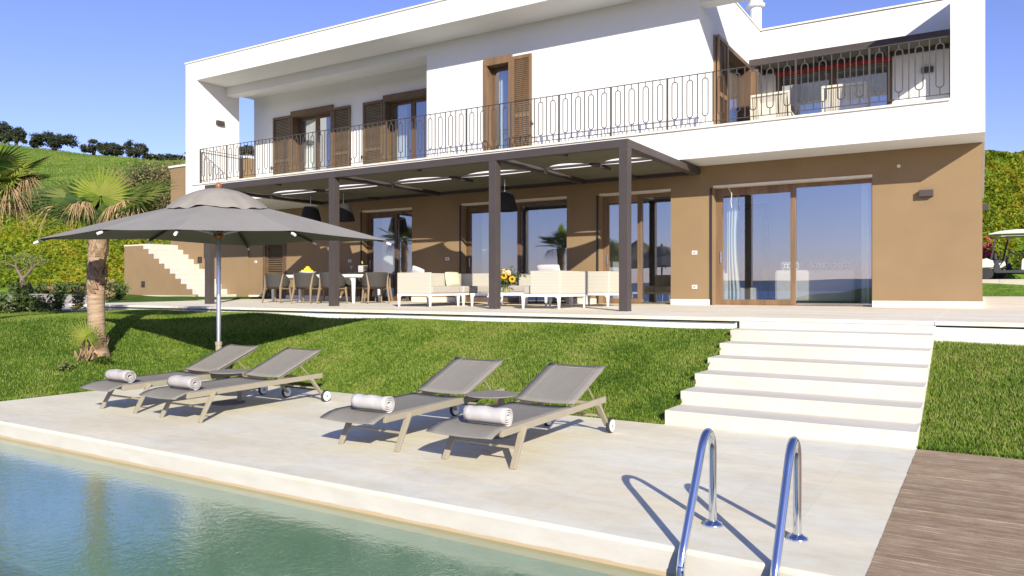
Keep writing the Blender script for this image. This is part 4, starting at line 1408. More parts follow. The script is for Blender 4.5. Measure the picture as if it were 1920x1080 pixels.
def bloom(c, nrm, r, mat, par, seed=True):
    nrm = Vector(nrm).normalized(); a = nrm.orthogonal().normalized(); d = nrm.cross(a); b = MB()
    c = Vector(c)
    for ring, (rr, k, off) in enumerate(((r, 16, 0), (r * .8, 14, .012))):
        for i in range(k):
            t = 2 * math.pi * (i + .5 * ring) / k; e = a * math.cos(t) + d * math.sin(t); s = nrm.cross(e)
            b.add([c + e * rr * .3 + nrm * off - s * r * .12, c + e * rr * .3 + nrm * off + s * r * .12, c + e * rr * .75 + nrm * (off + .01) + s * r * .13, c + e * rr + nrm * off * .5, c + e * rr * .75 + nrm * (off + .01) - s * r * .13], [(0, 1, 2, 3, 4)])
    o = b.build('flower_head', mat, par)
    if seed:
        b = MB(); b.ball(c + nrm * .012, r * .42, 10, 6, (1, 1, 1)); b.build('flower_centre', m_seed, o, smooth=True)
for (dx, dy, dz, r, mt, s) in ((-.10, -.14, .36, .085, m_petal, True), (.05, -.17, .37, .08, m_petal, True), (.20, -.08, .30, .08, m_petal, True), (.0, -.08, .47, .07, m_petalp, False), (-.14, -.04, .47, .06, m_petal, True), (.12, -.1, .45, .06, m_petalp, False), (-.20, -.08, .30, .07, m_petal, True), (.16, -.14, .42, .05, m_petalp, False)):
    bloom((vx + dx, vy + dy, zt + dz), (.5 + dx * 2, -.85, .25 + (dz - .36) * 3), r, mt, vs_, s)
b = MB()
for k in range(24):
    a = frng.uniform(0, 6.28); rr = frng.uniform(.05, .3)
    b.tube([(vx + .02 * math.cos(a), vy + .02 * math.sin(a), zt + .1), (vx + rr * .5 * math.cos(a), vy + rr * .5 * math.sin(a), zt + .3), (vx + rr * math.cos(a), vy + rr * math.sin(a), zt + frng.uniform(.22, .46))], .004, 4)
b.build('stems', m_palmg, vs_)

# dining table
TX0, TX1, TY0, TY1 = -16.78, -13.62, 14.38, 15.48
zf = T(14.9)
dt = root('dining_table', 'long white dining table on the terrace under the pergola', 'dining table', (-15.2, 14.93, zf))
MB().box(TX0, TX1, TY0, TY1, zf + .66, zf + .745).build('table_top', m_wpaint, dt, bevel=.015)
for (x, sx) in ((TX0 + .05, 1), (TX1 - .1, -1)):
    for y in (TY0 + .06, TY1 - .06):
        b = MB().bar((x, y, T(y)), (x, y, zf + .66), .055, .05, up=(0, 1, 0), w1=.10, h1=.06)
        b.prism([(x + sx * .04, zf + .66), (x + sx * .22, zf + .66), (x + sx * .10, zf + .63), (x + sx * .055, zf + .54)], 'Y', y - .02, y + .02)
        b.build('leg', m_wpaint, dt, bevel=.004)
# dining chair (seat faces +Y)
def dining_chair():
    r = root('dining_chair', '', 'chair', (0, 0, 0), 'charcoal woven dining chairs around the white table')
    b = MB()
    def fn(u, v):
        a = R(-200 + 220 * u)            # wraps round the back
        a = R(-100 + 0) + (u - .5) * R(235)
        rad = .285 + .03 * v
        x = rad * math.sin((u - .5) * R(215)); y = -rad * math.cos((u - .5) * R(215))
        side = abs(u - .5) * 2
        top = .79 - .02 * side - .20 * max(0, side - .62) / .38
        bot = .40 + .09 * max(0, side - .45)
        return (x * (1 + .03 * v), y * (.95 + .10 * v) + .03, bot + (top - bot) * v)
    b.grid(fn, 26, 8)
    b.build('back_shell', m_chairw, r, smooth=True, solid=.028)
    MB().prism([(.27 * math.sin(t) * 1.0, .27 * math.cos(t) * .95 + .04) for t in [2 * math.pi * k / 20 for k in range(20)]], 'Z', .405, .455).build('seat', m_chairw, r, bevel=.012)
    for s in (-1, 1):
        MB().bar((s * .265, .27, 0), (s * .235, .22, .42), .03, .035, up=(0, 1, 0), w1=.042, h1=.05).build('leg', m_teak, r, bevel=.004)
        MB().bar((s * .285, -.26, 0), (s * .245, -.185, .42), .03, .035, up=(0, 1, 0), w1=.045, h1=.055).bar((s * .245, -.185, .42), (s * .285, -.135, .775), .045, .05, up=(0, 1, 0), w1=.024, h1=.03).build('leg', m_teak, r, bevel=.004)
        MB().bar((s * .235, .2, .385), (s * .24, -.18, .385), .03, .045).build('side_rail', m_teak, r)
    MB().bar((-.22, .2, .385), (.22, .2, .385), .03, .045).build('front_rail', m_teak, r)
    return r
ch = dining_chair()
spots = [(-16.08, 14.02, 12, 'charcoal woven dining chair at the left of the side facing the lawn'),
         (-14.93, 13.98, 14, 'charcoal woven dining chair in the middle of the side facing the lawn'),
         (-13.98, 13.96, 10, 'charcoal woven dining chair just behind the pergola post'),
         (-13.08, 14.55, 62, 'charcoal woven dining chair at the right head of the table, turned inward'),
         (-16.1, 15.75, 180, 'charcoal woven dining chair on the house side, left end'),
         (-15.05, 15.78, 176, 'charcoal woven dining chair on the house side, middle'),
         (-14.05, 15.75, 184, 'charcoal woven dining chair on the house side, right end')]
for i, (x, y, a, lb) in enumerate(spots):
    o = ch if i == 0 else copy_tree(ch)
    o.location = (x, y, T(y)); o.rotation_euler = (0, 0, R(a)); o['label'] = lb
zt2 = zf + .745
fb_ = root('fruit_bowl', 'white bowl heaped with yellow lemons on the dining table', 'fruit bowl', (-15.82, 14.85, zt2))
MB().lathe([(.06, zt2), (.12, zt2 + .015), (.20, zt2 + .06), (.235, zt2 + .10), (.225, zt2 + .10), (.19, zt2 + .065), (.11, zt2 + .03), (.0, zt2 + .025)], (-15.82, 14.85, 0), 28).build('bowl', m_wpaint, fb_, smooth=True)
for k in range(22):
    lvl = 0 if k < 12 else (1 if k < 19 else 2)
    rr = (.15, .09, .03)[lvl]; a = k * 2.399
    q = rr * (.6 + .4 * ((k * 37) % 10) / 10)
    o = MB().ball((-15.82 + q * math.cos(a), 14.85 + q * math.sin(a), zt2 + .095 + .05 * lvl), .042, 10, 7, (1, 1, 1.1)).build('lemon', m_yellow, smooth=True)
    tag(o, 'yellow lemon heaped with others in the white fruit bowl', 'lemon', 'lemons in the fruit bowl')
tr = root('serving_tray', 'dark serving tray at the right end of the dining table', 'tray', (-13.98, 15.1, zt2))
MB().box(-14.42, -13.66, 14.85, 15.35, zt2 + .001, zt2 + .02).build('tray_base', m_dark, tr, bevel=.004)
b = MB(); b.box(-14.42, -13.66, 14.85, 14.865, zt2 + .02, zt2 + .06).box(-14.42, -13.66, 15.335, 15.35, zt2 + .02, zt2 + .06).box(-14.42, -14.405, 14.866, 15.334, zt2 + .02, zt2 + .06).box(-13.675, -13.66, 14.866, 15.334, zt2 + .02, zt2 + .06)
b.build('tray_rim', m_dark, tr)
ztt = zt2 + .021
def glass(x, y, label):
    r = root('wine_glass', label, 'wine glass', (x, y, ztt), 'wine glasses on the serving tray')
    MB().lathe([(.035, ztt), (.034, ztt + .004), (.005, ztt + .01), (.0045, ztt + .09), (.02, ztt + .105), (.042, ztt + .14), (.046, ztt + .18), (.038, ztt + .225), (.036, ztt + .225), (.044, ztt + .18), (.040, ztt + .142), (.018, ztt + .11), (0, ztt + .105)], (x, y, 0), 16).build('glass', m_clear, r, smooth=True)
glass(-14.30, 14.98, 'clear wine glass at the left edge of the serving tray')
glass(-14.12, 15.08, 'clear wine glass close beside the wine cooler')
wc = root('wine_cooler', 'steel wine cooler with a white napkin draped over it', 'wine cooler', (-13.92, 15.05, ztt))
MB().lathe([(.075, ztt), (.095, ztt + .2), (.098, ztt + .2), (.09, ztt + .2), (.07, ztt + .02), (0, ztt + .02)], (-13.92, 15.05, 0), 20).build('bucket', m_steel, wc, smooth=True)
b = MB(); b.prism([(-14.02, ztt + .04), (-13.86, ztt + .03), (-13.86, ztt + .215), (-14.02, ztt + .215)], 'Y', 14.935, 14.95); b.box(-14.02, -13.86, 14.95, 15.12, ztt + .205, ztt + .215); b.build('napkin', m_towel, wc)
bt = root('wine_bottle', 'gold capped bottle leaning in the wine cooler', 'bottle', (-13.95, 15.08, ztt + .03))
b = MB(); b.T = Matrix.Translation((-13.95, 15.08, ztt + .03)) @ RY(-14); b.lathe([(.0, 0), (.037, .002), (.037, .17), (.014, .23), (.014, .24)], seg=14); b.build('glass_body', M('green_bottle_glass', (.01, .03, .01), .1, 0), bt, smooth=True)
b = MB(); b.T = Matrix.Translation((-13.95, 15.08, ztt + .03)) @ RY(-14); b.lathe([(.0145, .24), (.016, .31), (0, .315)], seg=14); b.build('foil_cap', m_petal, bt, smooth=True)

# roof-terrace chairs (backs to the railing)
def deck_chair():
    r = root('terrace_chair', '', 'chair', (0, 0, 0), 'cream slatted chairs on the upper terrace')
    b = MB()
    n = 22
    for k in range(n):
        x = -.37 + .74 * (k + .5) / n
        b.bar((x, -.46, .26), (x, -.56, .98), .020, .014)
    b.build('back_slats', m_ch2, r)
    b = MB(); b.bar((-.42, -.44, .20), (-.42, -.565, 1.03), .05, .04, up=(0, 1, 0)); b.bar((.42, -.44, .20), (.42, -.565, 1.03), .05, .04, up=(0, 1, 0)); b.bar((-.44, -.565, 1.03), (.44, -.565, 1.03), .05, .05); b.bar((-.4, -.45, .25), (.4, -.45, .25), .04, .05)
    b.build('back_frame', m_ch2, r, bevel=.004)
    b = MB().box(-.42, .42, -.44, .38, .25, .31); b.build('seat', m_ch2, r, bevel=.01)
    for s in (-1, 1):
        for y in (-.46, .36): MB().bar((s * .40, y, 0), (s * .40, y, .25), .045, .045).build('leg', m_ch2, r)
        MB().bar((s * .43, -.48, .60), (s * .43, .36, .46), .05, .035).bar((s * .43, .36, .46), (s * .43, .34, .25), .045, .04).build('armrest', m_ch2, r, bevel=.004)
    return r
dc = deck_chair(); dc.location = (-4.02, 18.05, ZS1); dc.rotation_euler = (0, 0, R(-3)); dc['label'] = 'cream slatted chair on the upper terrace beside the open wooden door'
copy_tree(dc, (-2.55, 18.1, ZS1), R(3), 'cream slatted chair on the upper terrace in front of the red awning strip')

# furniture seen through the glass
so = root('indoor_sofa', 'pale linen sofa behind the widest glass door', 'sofa', (-3.2, 18.3, 1.1))
MB().box(-4.05, -2.35, 17.95, 18.2, 1.2, 1.90).build('sofa_back', m_insofa, so, bevel=.06)
MB().box(-4.05, -2.35, 18.2, 18.95, 1.2, 1.55).build('sofa_seat', m_insofa, so, bevel=.05)
MB().box(-4.0, -2.4, 18.0, 18.9, 1.1, 1.2).build('sofa_plinth', m_dark, so)
pillow('cushion', 'patterned black and white cushion at the left of the indoor sofa', (-3.75, 18.3, 1.92), (.5, .36, .16), m_patt, RX(12), 'patterned cushions on the indoor sofa')
pillow('cushion', 'patterned black and white cushion in the middle of the indoor sofa', (-3.15, 18.3, 1.92), (.5, .36, .16), m_patt, RX(12), 'patterned cushions on the indoor sofa')
pillow('cushion', 'patterned black and white cushion at the right of the indoor sofa', (-2.6, 18.3, 1.92), (.5, .36, .16), m_patt, RX(12), 'patterned cushions on the indoor sofa')
ac = root('indoor_armchair', 'pale upholstered armchair just inside the widest glass door', 'armchair', (-5.0, 18.5, 1.1))
MB().box(-5.35, -5.15, 18.0, 18.8, 1.15, 1.85).build('back', m_insofa, ac, bevel=.05)
MB().box(-5.15, -4.6, 18.0, 18.8, 1.15, 1.5).build('seat', m_insofa, ac, bevel=.05)

# ================================================================== PALMS
def fan(b, hubp, a, nrm, Rad, span=300, nseg=34, droop=.10, split=.5, rng=random, limp=0.):
    hubp = Vector(hubp); a = Vector(a).normalized(); nrm = Vector(nrm)
    nrm = (nrm - a * nrm.dot(a)).normalized(); c = nrm.cross(a)
    sp = R(span)
    for k in range(nseg):
        ph = -sp / 2 + sp * (k + .5) / nseg + rng.uniform(-.02, .02)
        d = a * math.cos(ph) + c * math.sin(ph)
        sd_ = nrm.cross(d)
        L = Rad * (.80 + .20 * math.cos(ph * .6)) * rng.uniform(.92, 1.05)
        hw = math.tan(sp / nseg / 2)
        dr = droop * rng.uniform(.5, 1.6)
        lp = limp * rng.uniform(.55, 1.35)
        if limp:
            L *= rng.uniform(.7, 1.1); hw *= .7
            d = (d + sd_ * rng.uniform(-.2, .2)).normalized()
        st = [(.04, .04 * hw), (split * .55, split * .55 * hw * 1.02), (split, split * hw * .95), (.74, split * hw * .55), (.9, split * hw * .25), (1.0, .002)]
        vs = []
        for (t, w) in st:
            fall = Vector((0, 0, -1)) * (dr * L * max(0, t - .25) ** 2 + lp * L * max(0, t - split * .6) ** 1.4)
            shrink = d * (-lp * L * .45 * max(0, t - split * .6) ** 1.5)
            p = hubp + d * (L * t) + fall + shrink + nrm * (.03 * Rad * math.sin(ph * 2) * t)
            w = w * L
            vs += [p - sd_ * w + nrm * (.25 * w), p - nrm * (.45 * w), p + sd_ * w + nrm * (.25 * w)]
        fs = []
        for i in range(len(st) - 1):
            o = i * 3
            fs += [(o, o + 1, o + 4, o + 3), (o + 1, o + 2, o + 5, o + 4)]
        b.add(vs, fs)
def camvec(r, u, d):
    """direction: r along image right, u up, d away from camera"""
    return Vector((FC * r - FS * d, FS * r + FC * d, u))
def trunk(par, base, top, r0, r1, seed, rough_from=.45):
    rg_ = random.Random(seed)
    base, top = Vector(base), Vector(top)
    h = (top - base).length
    b = MB(); n = 46; seg = 22; vs = []; fs = []
    for i in range(n + 1):
        t = i / n
        c = base.lerp(top, t) + camvec(.04 * math.sin(t * 5 + seed), 0, .03 * math.sin(t * 4))
        flare = .55 * max(0, 1 - t / .16) ** 1.5
        rr = (r0 + (r1 - r0) * t) * (1 + flare)
        rough = .03 if t < rough_from else .12
        if t < .12: rough = .10
        for k in range(seg):
            a = 2 * math.pi * k / seg
            ring = .018 * math.sin(i * 2.1)
            q = rr * (1 + ring + rough * (rg_.random() - .5))
            vs.append(c + Vector((q * math.cos(a), q * math.sin(a), rough * .25 * (rg_.random() - .5))))
    for i in range(n):
        for k in range(seg):
            q = (k + 1) % seg
            fs.append((i * seg + k, i * seg + q, (i + 1) * seg + q, (i + 1) * seg + k))
    b.add(vs, fs)
    tr_ = b.build('trunk', m_barkl, par, smooth=True)
    b = MB()
    for k in range(90):
        t = rough_from + (1 - rough_from) * rg_.random() if k > 22 else rg_.uniform(0, .12)
        a = rg_.uniform(0, 6.283)
        c = base.lerp(top, t); rr = (r0 + (r1 - r0) * t) * (1.45 if t < .12 else 1.0)
        o = Vector((math.cos(a), math.sin(a), 0))
        s = o.cross(Vector((0, 0, 1)))
        L = rg_.uniform(.12, .28); w = rg_.uniform(.04, .075)
        p0 = c + o * rr * .92; p1 = c + o * (rr + rg_.uniform(.0, .045)) + Vector((0, 0, L)) + s * rg_.uniform(-.04, .04)
        b.add([p0 - s * w, p0 + s * w, p1 + s * w * .12, p1 - s * w * .12, p0 - s * w - o * .03, p0 + s * w - o * .03], [(0, 1, 2, 3), (4, 0, 3), (1, 5, 2), (4, 5, 2, 3)])
    b.build('trunk_fibre', m_boot, tr_)
    return tr_
def frond(par, root_p, hubp, a, nrm, Rad, mat, rng, dead=False, span=300, nseg=34, droop=.1, split=.5):
    b = MB()
    rp, hp = Vector(root_p), Vector(hubp)
    mid = rp.lerp(hp, .55) + Vector((0, 0, .06 if not dead else .03))
    b.tube([rp, mid, hp], [.018, .013, .009], 6)
    fan(b, hp, a, nrm, Rad, span, nseg, droop, split, rng, limp=.95 if dead else 0.)
    return b.build('dead_frond' if dead else 'frond', mat, par)
def palm(base, top, specs, label, seed, r0=.125, r1=.138, grp='palm trees on the lawn'):
    p = root('palm_tree', label, 'palm tree', base, grp)
    trunk(p, base, top, r0, r1, seed)
    rg_ = random.Random(seed)
    top = Vector(top)
    for (off, a, nrm, Rad, kind) in specs:
        hubp = top + camvec(*off)
        frond(p, top + Vector((0, 0, -.05)), hubp, camvec(*a), camvec(*nrm), Rad, {'g': m_palmg, 'y': m_palmy, 'd': m_deadfrond}[kind], rg_, kind == 'd', span=300 if kind != 'd' else 150, nseg=36 if kind != 'd' else 30, droop=.12 if kind != 'y' else .05, split={'g': .5, 'y': .64, 'd': .3}[kind])
    return p
pb = Vector(campt(178, 12.4, 0)); pb.z = float(bank(np.array([pb.x]), np.array([pb.y]))[0]) - .04
pt = Vector(campt(187, 12.4, py=414))
specs = [((.03, .42, -.02), (.0, 1, .05), (.12, .1, -1), .60, 'y'),
         ((-.22, .34, -.12), (-.93, .36, -.1), (.22, .85, -.5), .80, 'g'),
         ((-.34, .18, .10), (-.95, .12, .1), (.10, .85, -.5), .74, 'g'),
         ((.38, .40, .12), (.85, .50, .1), (-.25, .85, -.5), .72, 'g'),
         ((.50, .46, .35), (.9, .5, .5), (-.25, .7, -.6), .60, 'g'),
         ((-.10, .40, .35), (-.4, .8, .5), (.2, .4, -.9), .55, 'g'),
         ((.14, .30, .20), (.5, .2, .2), (-.2, .6, -.8), .60, 'g'),
         ((.05, .16, -.2), (.05, -.9, -.2), (0, .3, -.9), .34, 'g'),
         ((-.20, .26, -.32), (.25, .10, -.7), (.1, .9, -.3), .56, 'd'),
         ((-.05, .30, -.30), (-.3, .10, -.8), (.1, .9, -.3), .50, 'd'),
         ((.42, .34, -.05), (.5, .1, -.5), (-.2, .9, -.3), .64, 'd'),
         ((.30, .24, -.2), (.35, -.3, -.4), (-.2, .9, -.3), .50, 'd'),
         ((.62, .42, .05), (.95, .35, .0), (-.15, .85, -.5), .78, 'g'),
         ((.45, .20, .1), (.9, -.15, .1), (-.15, .85, -.5), .66, 'g'),
         ((-.50, .40, .2), (-.8, .6, .2), (.25, .6, -.75), .66, 'g'),
         ((.58, .32, -.05), (.7, .1, -.3), (-.2, .9, -.3), .60, 'd'),
         ((-.70, .24, -.15), (-.95, .05, -.1), (.1, .9, -.4), .66, 'd')]
specs = [((o_[0] * .91, o_[1] * .91, o_[2] * .91), a_, n_v, R_ * .98, k_) for (o_, a_, n_v, R_, k_) in specs]
palm(pb, pt, specs, 'palm tree with rough trunk and dead fronds, standing left of the grey parasol', 2)
def ring_specs(rg_, n, sc_=1.0):
    out = []
    for k in range(n):
        a = 2 * math.pi * k / n + rg_.uniform(-.2, .2); el = rg_.uniform(-.05, .75)
        r, d = math.cos(a), math.sin(a)
        out.append(((r * .5 * sc_, .15 + el * .5, d * .5 * sc_), (r, el * 1.1, d), (-r * .4, .9, -d * .4), .62 * sc_, 'g'))
    for k in range(6):
        a = 2 * math.pi * k / 6 + .3; r, d = math.cos(a), math.sin(a)
        out.append(((r * .45 * sc_, -.02, d * .45 * sc_), (r, -.3, d), (0, .9, -.3), .5 * sc_, 'd'))
    out.append(((0, .6, 0), (0, 1, 0), (.1, .1, -1), .55 * sc_, 'y'))
    return out
rgp = random.Random(9)
p2 = Vector(campt(-29, 13.0, 0)); p2.z = float(bank(np.array([p2.x]), np.array([p2.y]))[0]) - .04
sp2 = ring_specs(rgp, 10) + [((.42, .30, -.05), (.7, .6, 0), (-.4, .6, -.7), .62, 'y'), ((.75, .30, -.1), (.7, .1, -.2), (-.2, .9, -.3), .5, 'd'), ((.55, .15, -.2), (.6, -.2, -.2), (-.2, .9, -.3), .6, 'd'), ((.62, .42, 0), (.6, -.1, -.3), (-.2, .9, -.4), .55, 'd'), ((.40, .05, -.1), (1, .15, 0), (-.2, .9, -.5), .6, 'g')]
palm(p2, (p2.x, p2.y, 3.05), sp2, 'palm tree at the far left edge, only its fronds reaching into view', 5)
p3 = Vector((-22.2, 6.9, 1.0))
palm(p3, (-22.2, 6.9, 3.5), ring_specs(rgp, 10, 1.15), 'palm tree beyond the left edge, seen only mirrored in the glass', 7)
# young sucker at the foot of the palm
sk = root('young_palm', 'small bright green fan palm shoot at the foot of the palm trunk', 'young palm', campt(161, 12.1, py=668))
b = MB(); bp_ = campt(161, 12.1, py=668); hp_ = campt(162, 12.05, py=632)
b.tube([bp_, hp_], [.016, .010], 6); fan(b, hp_, camvec(0, 1, 0), camvec(.1, .15, -1), .33, 290, 34, .06, .35, rgp)
b.build('frond', m_palmy, sk)
b = MB()
for k in range(26):
    a = rgp.uniform(0, 6.28); q = rgp.uniform(.04, .16)
    p0 = bp_ + Vector((q * math.cos(a), q * math.sin(a), -.06)); b.bar(p0, p0 + Vector((rgp.uniform(-.06, .06), rgp.uniform(-.06, .06), rgp.uniform(.08, .2))), .05, .02, w1=.015, h1=.008)
b.build('old_boots', m_boot, sk)

# ================================================================== SHRUBS
def shrub(px, dep, h, w, label, mat, n=900, leaf=.05, seed=1, name='shrub', grp=None, cat='shrub', stems=7, spike=.0, zoff=0.):
    g = np.random.default_rng(seed); rr = random.Random(seed)
    base = campt(px, dep, gz(px, dep) + zoff)
    if grp == G1: h *= .78; w *= .75; n = int(n * .55)
    r = root(name, label, cat, base, grp)
    b = MB(); tips = []
    for k in range(stems):
        a = rr.uniform(0, 6.28); q = rr.uniform(.1, .5) * w
        t = base + Vector((q * math.cos(a), q * math.sin(a), h * rr.uniform(.65, 1.0)))
        b.tube([base, base.lerp(t, .5) + Vector((rr.uniform(-.04, .04), rr.uniform(-.04, .04), .02)), t], [.012, .009, .004], 5); tips.append(t)
    b.build('stem', m_tree, r)
    C = []
    for t in tips:
        m = n // stems
        s = g.uniform(.15, 1.05, m)[:, None]
        line = np.array(base)[None, :] * (1 - s) + np.array(t)[None, :] * s
        C.append(line + g.normal(size=(m, 3)) * np.array([w * .17, w * .17, h * .10]) * (1.25 - .5 * s))
    C = np.concatenate(C)
    Vq, Fqq = leaf_quads(C, leaf, g, .35)
    np_mesh('foliage', Vq, Fqq, mat, r)
    return r
G1 = 'young shrubs along the lawn edge beside the drive'
shrub(37, 16.8, .78, .62, 'dense dark green shrub, tallest of those along the lawn edge', m_shrub, 1500, .055, 1, grp=G1)
shrub(68, 17.0, .52, .55, 'low leafy shrub just right of the tallest shrub', m_shrub, 800, .05, 2, grp=G1)
shrub(108, 17.4, .58, .42, 'thin upright shrub midway between drive and palm trunk', m_shrub, 600, .05, 3, grp=G1)
shrub(146, 18.0, .62, .5, 'sparse shrub close to the left side of the palm trunk', m_olivel, 600, .05, 4, grp=G1)
shrub(4, 16.2, .55, .6, 'shrub cut by the left edge of the view', m_shrub, 900, .05, 5, grp=G1)
shrub(92, 17.1, .28, .4, 'tiny ground hugging plant near the crest of the lawn', m_olivel, 400, .045, 6, grp=G1)
shrub(196, 22.5, .72, .7, 'bushy plant seen just right of the palm trunk', m_dry, 1100, .06, 7, grp=G1)
shrub(222, 23.5, .75, .6, 'bushy plant against the left end of the outdoor stair', m_shrub, 1000, .06, 8, grp=G1)
G2 = 'low bushes lining the foot of the bank'
for i, (px, h) in enumerate(((70, .55), (88, .62), (104, .55), (122, .70), (138, .72), (152, .60))):
    shrub(px, 29.2, h * .5, .9, ['low dark bush at the foot of the bank nearest the bare tree', 'second low dark bush from the bare tree at the foot of the bank', 'low bush in the middle of the row under the bank', 'rounded grey green bush in the row under the bank', 'tall bush of the row, its top brushing the yellow bank', 'last low bush of the row, beside the palm trunk'][i], m_dry if i % 3 == 2 else m_shrub, 900, .08, 20 + i, name='bush', grp=G2, cat='bush', stems=9)
G3 = 'bushes along the top of the bank'
for i, (px, dep, h, w, mt, lb) in enumerate(((12, 38, 1.3, 2.6, m_shrub, 'grey green bush above the bank at the left edge'),
        (60, 39, 1.3, 2.6, m_dry, 'dry brownish bush above the bank behind the left palm fronds'), (105, 38, 1.3, 2.6, m_shrub, 'dark green bush above the bank left of the palm crown'),
        (150, 38, 1.3, 2.4, m_shrub, 'green bush above the bank directly behind the palm crown'), (215, 37, 1.5, 2.4, m_dry, 'dry tangled bush above the bank right of the palm crown'),
        (258, 37, 2.2, 2.2, m_dry, 'tall straw coloured bush halfway between palm crown and annex'), (285, 36.5, 2.3, 2.2, m_shrub, 'tall green bush above the parasol next to the annex'),
        (312, 36, 2.4, 2.2, m_dry, 'tall dry bush touching the brown annex wall'), (238, 35.5, 1.2, 2.2, m_shrub, 'low green bush just above the parasol edge'))):
    shrub(px, dep, h, w, lb, mt, 6500, .065, 40 + i, name='bush', grp=G3, cat='bush', stems=14)
# pink bougainvillea beside the carts
o = shrub(1850, 30.2, 1.5, .9, 'pink flowering bougainvillea between the house corner and the golf cart', m_shrub, 1200, .06, 60, name='bougainvillea', cat='shrub')
g6 = np.random.default_rng(61); C = np.array(campt(1850, 30.0, gz(1850, 30) + 1.1))[None, :] + g6.normal(size=(260, 3)) * np.array([.22, .15, .28])
Vq, Fqq = leaf_quads(C, .055, g6, .7); np_mesh('blossom', Vq, Fqq, m_pink, o)
# weed tuft on the lawn
wpt = campt(124, 11.0, 0); 
def lawn_plant(px, dep, h, w, label, mat, seed):
    p = campt(px, dep, 0); p.z = float(bank(np.array([p.x]), np.array([p.y]))[0])
    g = np.random.default_rng(seed)
    C = np.array(p)[None, :] + g.normal(size=(140, 3)) * np.array([w, w, h * .35]) + np.array([0, 0, h * .5])
    Vq, Fqq = leaf_quads(C, .03, g, .5)
    r = root('weed', label, 'plant', p); np_mesh('leaves', Vq, Fqq, mat, r)
lawn_plant(121, 11.5, .10, .05, 'small pale weed tuft on the lawn left of the palm', m_olivel, 3)
lawn_plant(188, 12.1, .10, .10, 'green weed growing round the base of the palm trunk', m_palmg, 4)

# ================================================================== TREES
# small bare olive by the drive
ob = campt(42, 24.5, gz(42, 24.5)); oz = root('olive_tree', 'small nearly leafless olive tree beside the gravel drive', 'tree', ob)
b = MB(); up = lambda r, u, d=0: ob + camvec(r, u, d)
b.tube([up(0, -.05), up(.0, .3), up(-.01, .68)], [.11, .075, .07], 8)
b.tube([up(-.01, .66), up(-.12, .85), up(-.22, 1.05), up(-.42, 1.12), up(-.62, 1.08)], [.06, .045, .035, .025, .012], 6)
b.tube([up(-.01, .66), up(.14, .78), up(.27, .95), up(.42, 1.10), up(.66, 1.18)], [.055, .045, .04, .03, .012], 6)
b.tube([up(.27, .95), up(.32, 1.2), up(.36, 1.35)], [.03, .02, .008], 5); b.tube([up(-.22, 1.05), up(-.2, 1.25), up(-.28, 1.38)], [.025, .018, .008], 5)
b.tube([up(-.12, .85), up(.02, 1.05, .2), up(.05, 1.3, .25)], [.03, .02, .008], 5)
b.build('trunk', m_tree, oz, smooth=True)
g7 = np.random.default_rng(70)
C = np.concatenate([np.array(up(*c))[None, :] + g7.normal(size=(n_, 3)) * np.array([.16, .16, .07]) for c, n_ in (((-.55, 1.12), 110), ((.55, 1.2), 130), ((.36, 1.32), 130), ((-.25, 1.35), 100), ((.05, 1.3, .2), 90))])
Vq, Fqq = leaf_quads(C, .045, g7, .3); np_mesh('crown', Vq, Fqq, m_olivel, oz)

# umbrella pines and oaks on the ridge
def ridge_tree(px, w_px, h_px, label, seed, lean=0., flat=.5, dep=171, base_py=None, stem=.1, n=7000, extra=None):
    base_py = base_py if base_py is not None else 270 + px / 348 * 36 + 5
    base = campt(px, dep, py=base_py)
    k = dep / F
    w, h = w_px * k, h_px * k
    r = root('ridge_tree', label, 'tree', base, 'dark trees along the ridge')
    rr = random.Random(seed); g = np.random.default_rng(seed)
    b = MB(); heads = []
    nb = 6
    for i in range(nb):
        x = (i + .5) / nb * 2 - 1 + rr.uniform(-.1, .1)
        t = base + camvec(x * w * .40, h * (.50 + .16 * (1 - x * x)), rr.uniform(-.3, .3) * w * .5)
        s0 = base + camvec(lean * w * .2 + rr.uniform(-.04, .04) * w, 0, 0)
        b.tube([s0 - Vector((0, 0, .6)), s0.lerp(t, .45) + camvec(-x * w * .08, 0, 0), t], [.20, .14, .07], 5)
        heads.append(t)
    b.build('trunk', m_tree, r)
    C = []
    nc = 34
    for i in range(nc):
        x = rr.uniform(-1, 1); d = rr.uniform(-1, 1)
        if x * x + d * d > 1: continue
        env = math.sqrt(max(0, 1 - x * x * .92 - d * d * .5))
        lo = stem; zc = h * (lo + (1 - lo) * env * rr.uniform(.12, .88))
        c = base + camvec(x * w * .47, zc, d * w * .33)
        m = n // 30
        C.append(np.array(c)[None, :] + g.normal(size=(m, 3)) * np.array([w * .058, w * .058, h * .06]))
    C = np.concatenate(C)
    Vq, Fqq = leaf_quads(C, .20 * (dep / 171), g, .55); np_mesh('crown', Vq, Fqq, m_pine, r)
    return r
ridge_tree(-8, 62, 50, 'dark ridge tree cut by the left edge of the view', 101, base_py=270)
ridge_tree(31, 40, 34, 'low spreading dark tree, second from the left edge on the ridge', 102, base_py=271)
ridge_tree(103, 86, 37, 'broad umbrella shaped dark tree, widest on the ridge', 103, base_py=283, stem=.22)
ridge_tree(68, 22, 22, 'small dark tree tucked under the left side of the widest ridge tree', 104, base_py=277)
ridge_tree(175, 46, 28, 'rounded dark tree at the left of the middle clump on the ridge', 105, base_py=289, stem=.06)
ridge_tree(213, 44, 30, 'dark tree in the centre of the middle clump on the ridge', 106, base_py=293, stem=.06)
ridge_tree(252, 50, 36, 'dark tree at the right of the middle clump sloping downhill', 107, base_py=299, stem=.06)
ridge_tree(290, 40, 17, 'low hazy tree right of the middle clump on the ridge', 108, base_py=304, dep=185, stem=.15)
ridge_tree(322, 52, 19, 'low hazy tree nearest the villa on the ridge', 109, base_py=306, dep=188, stem=.1)
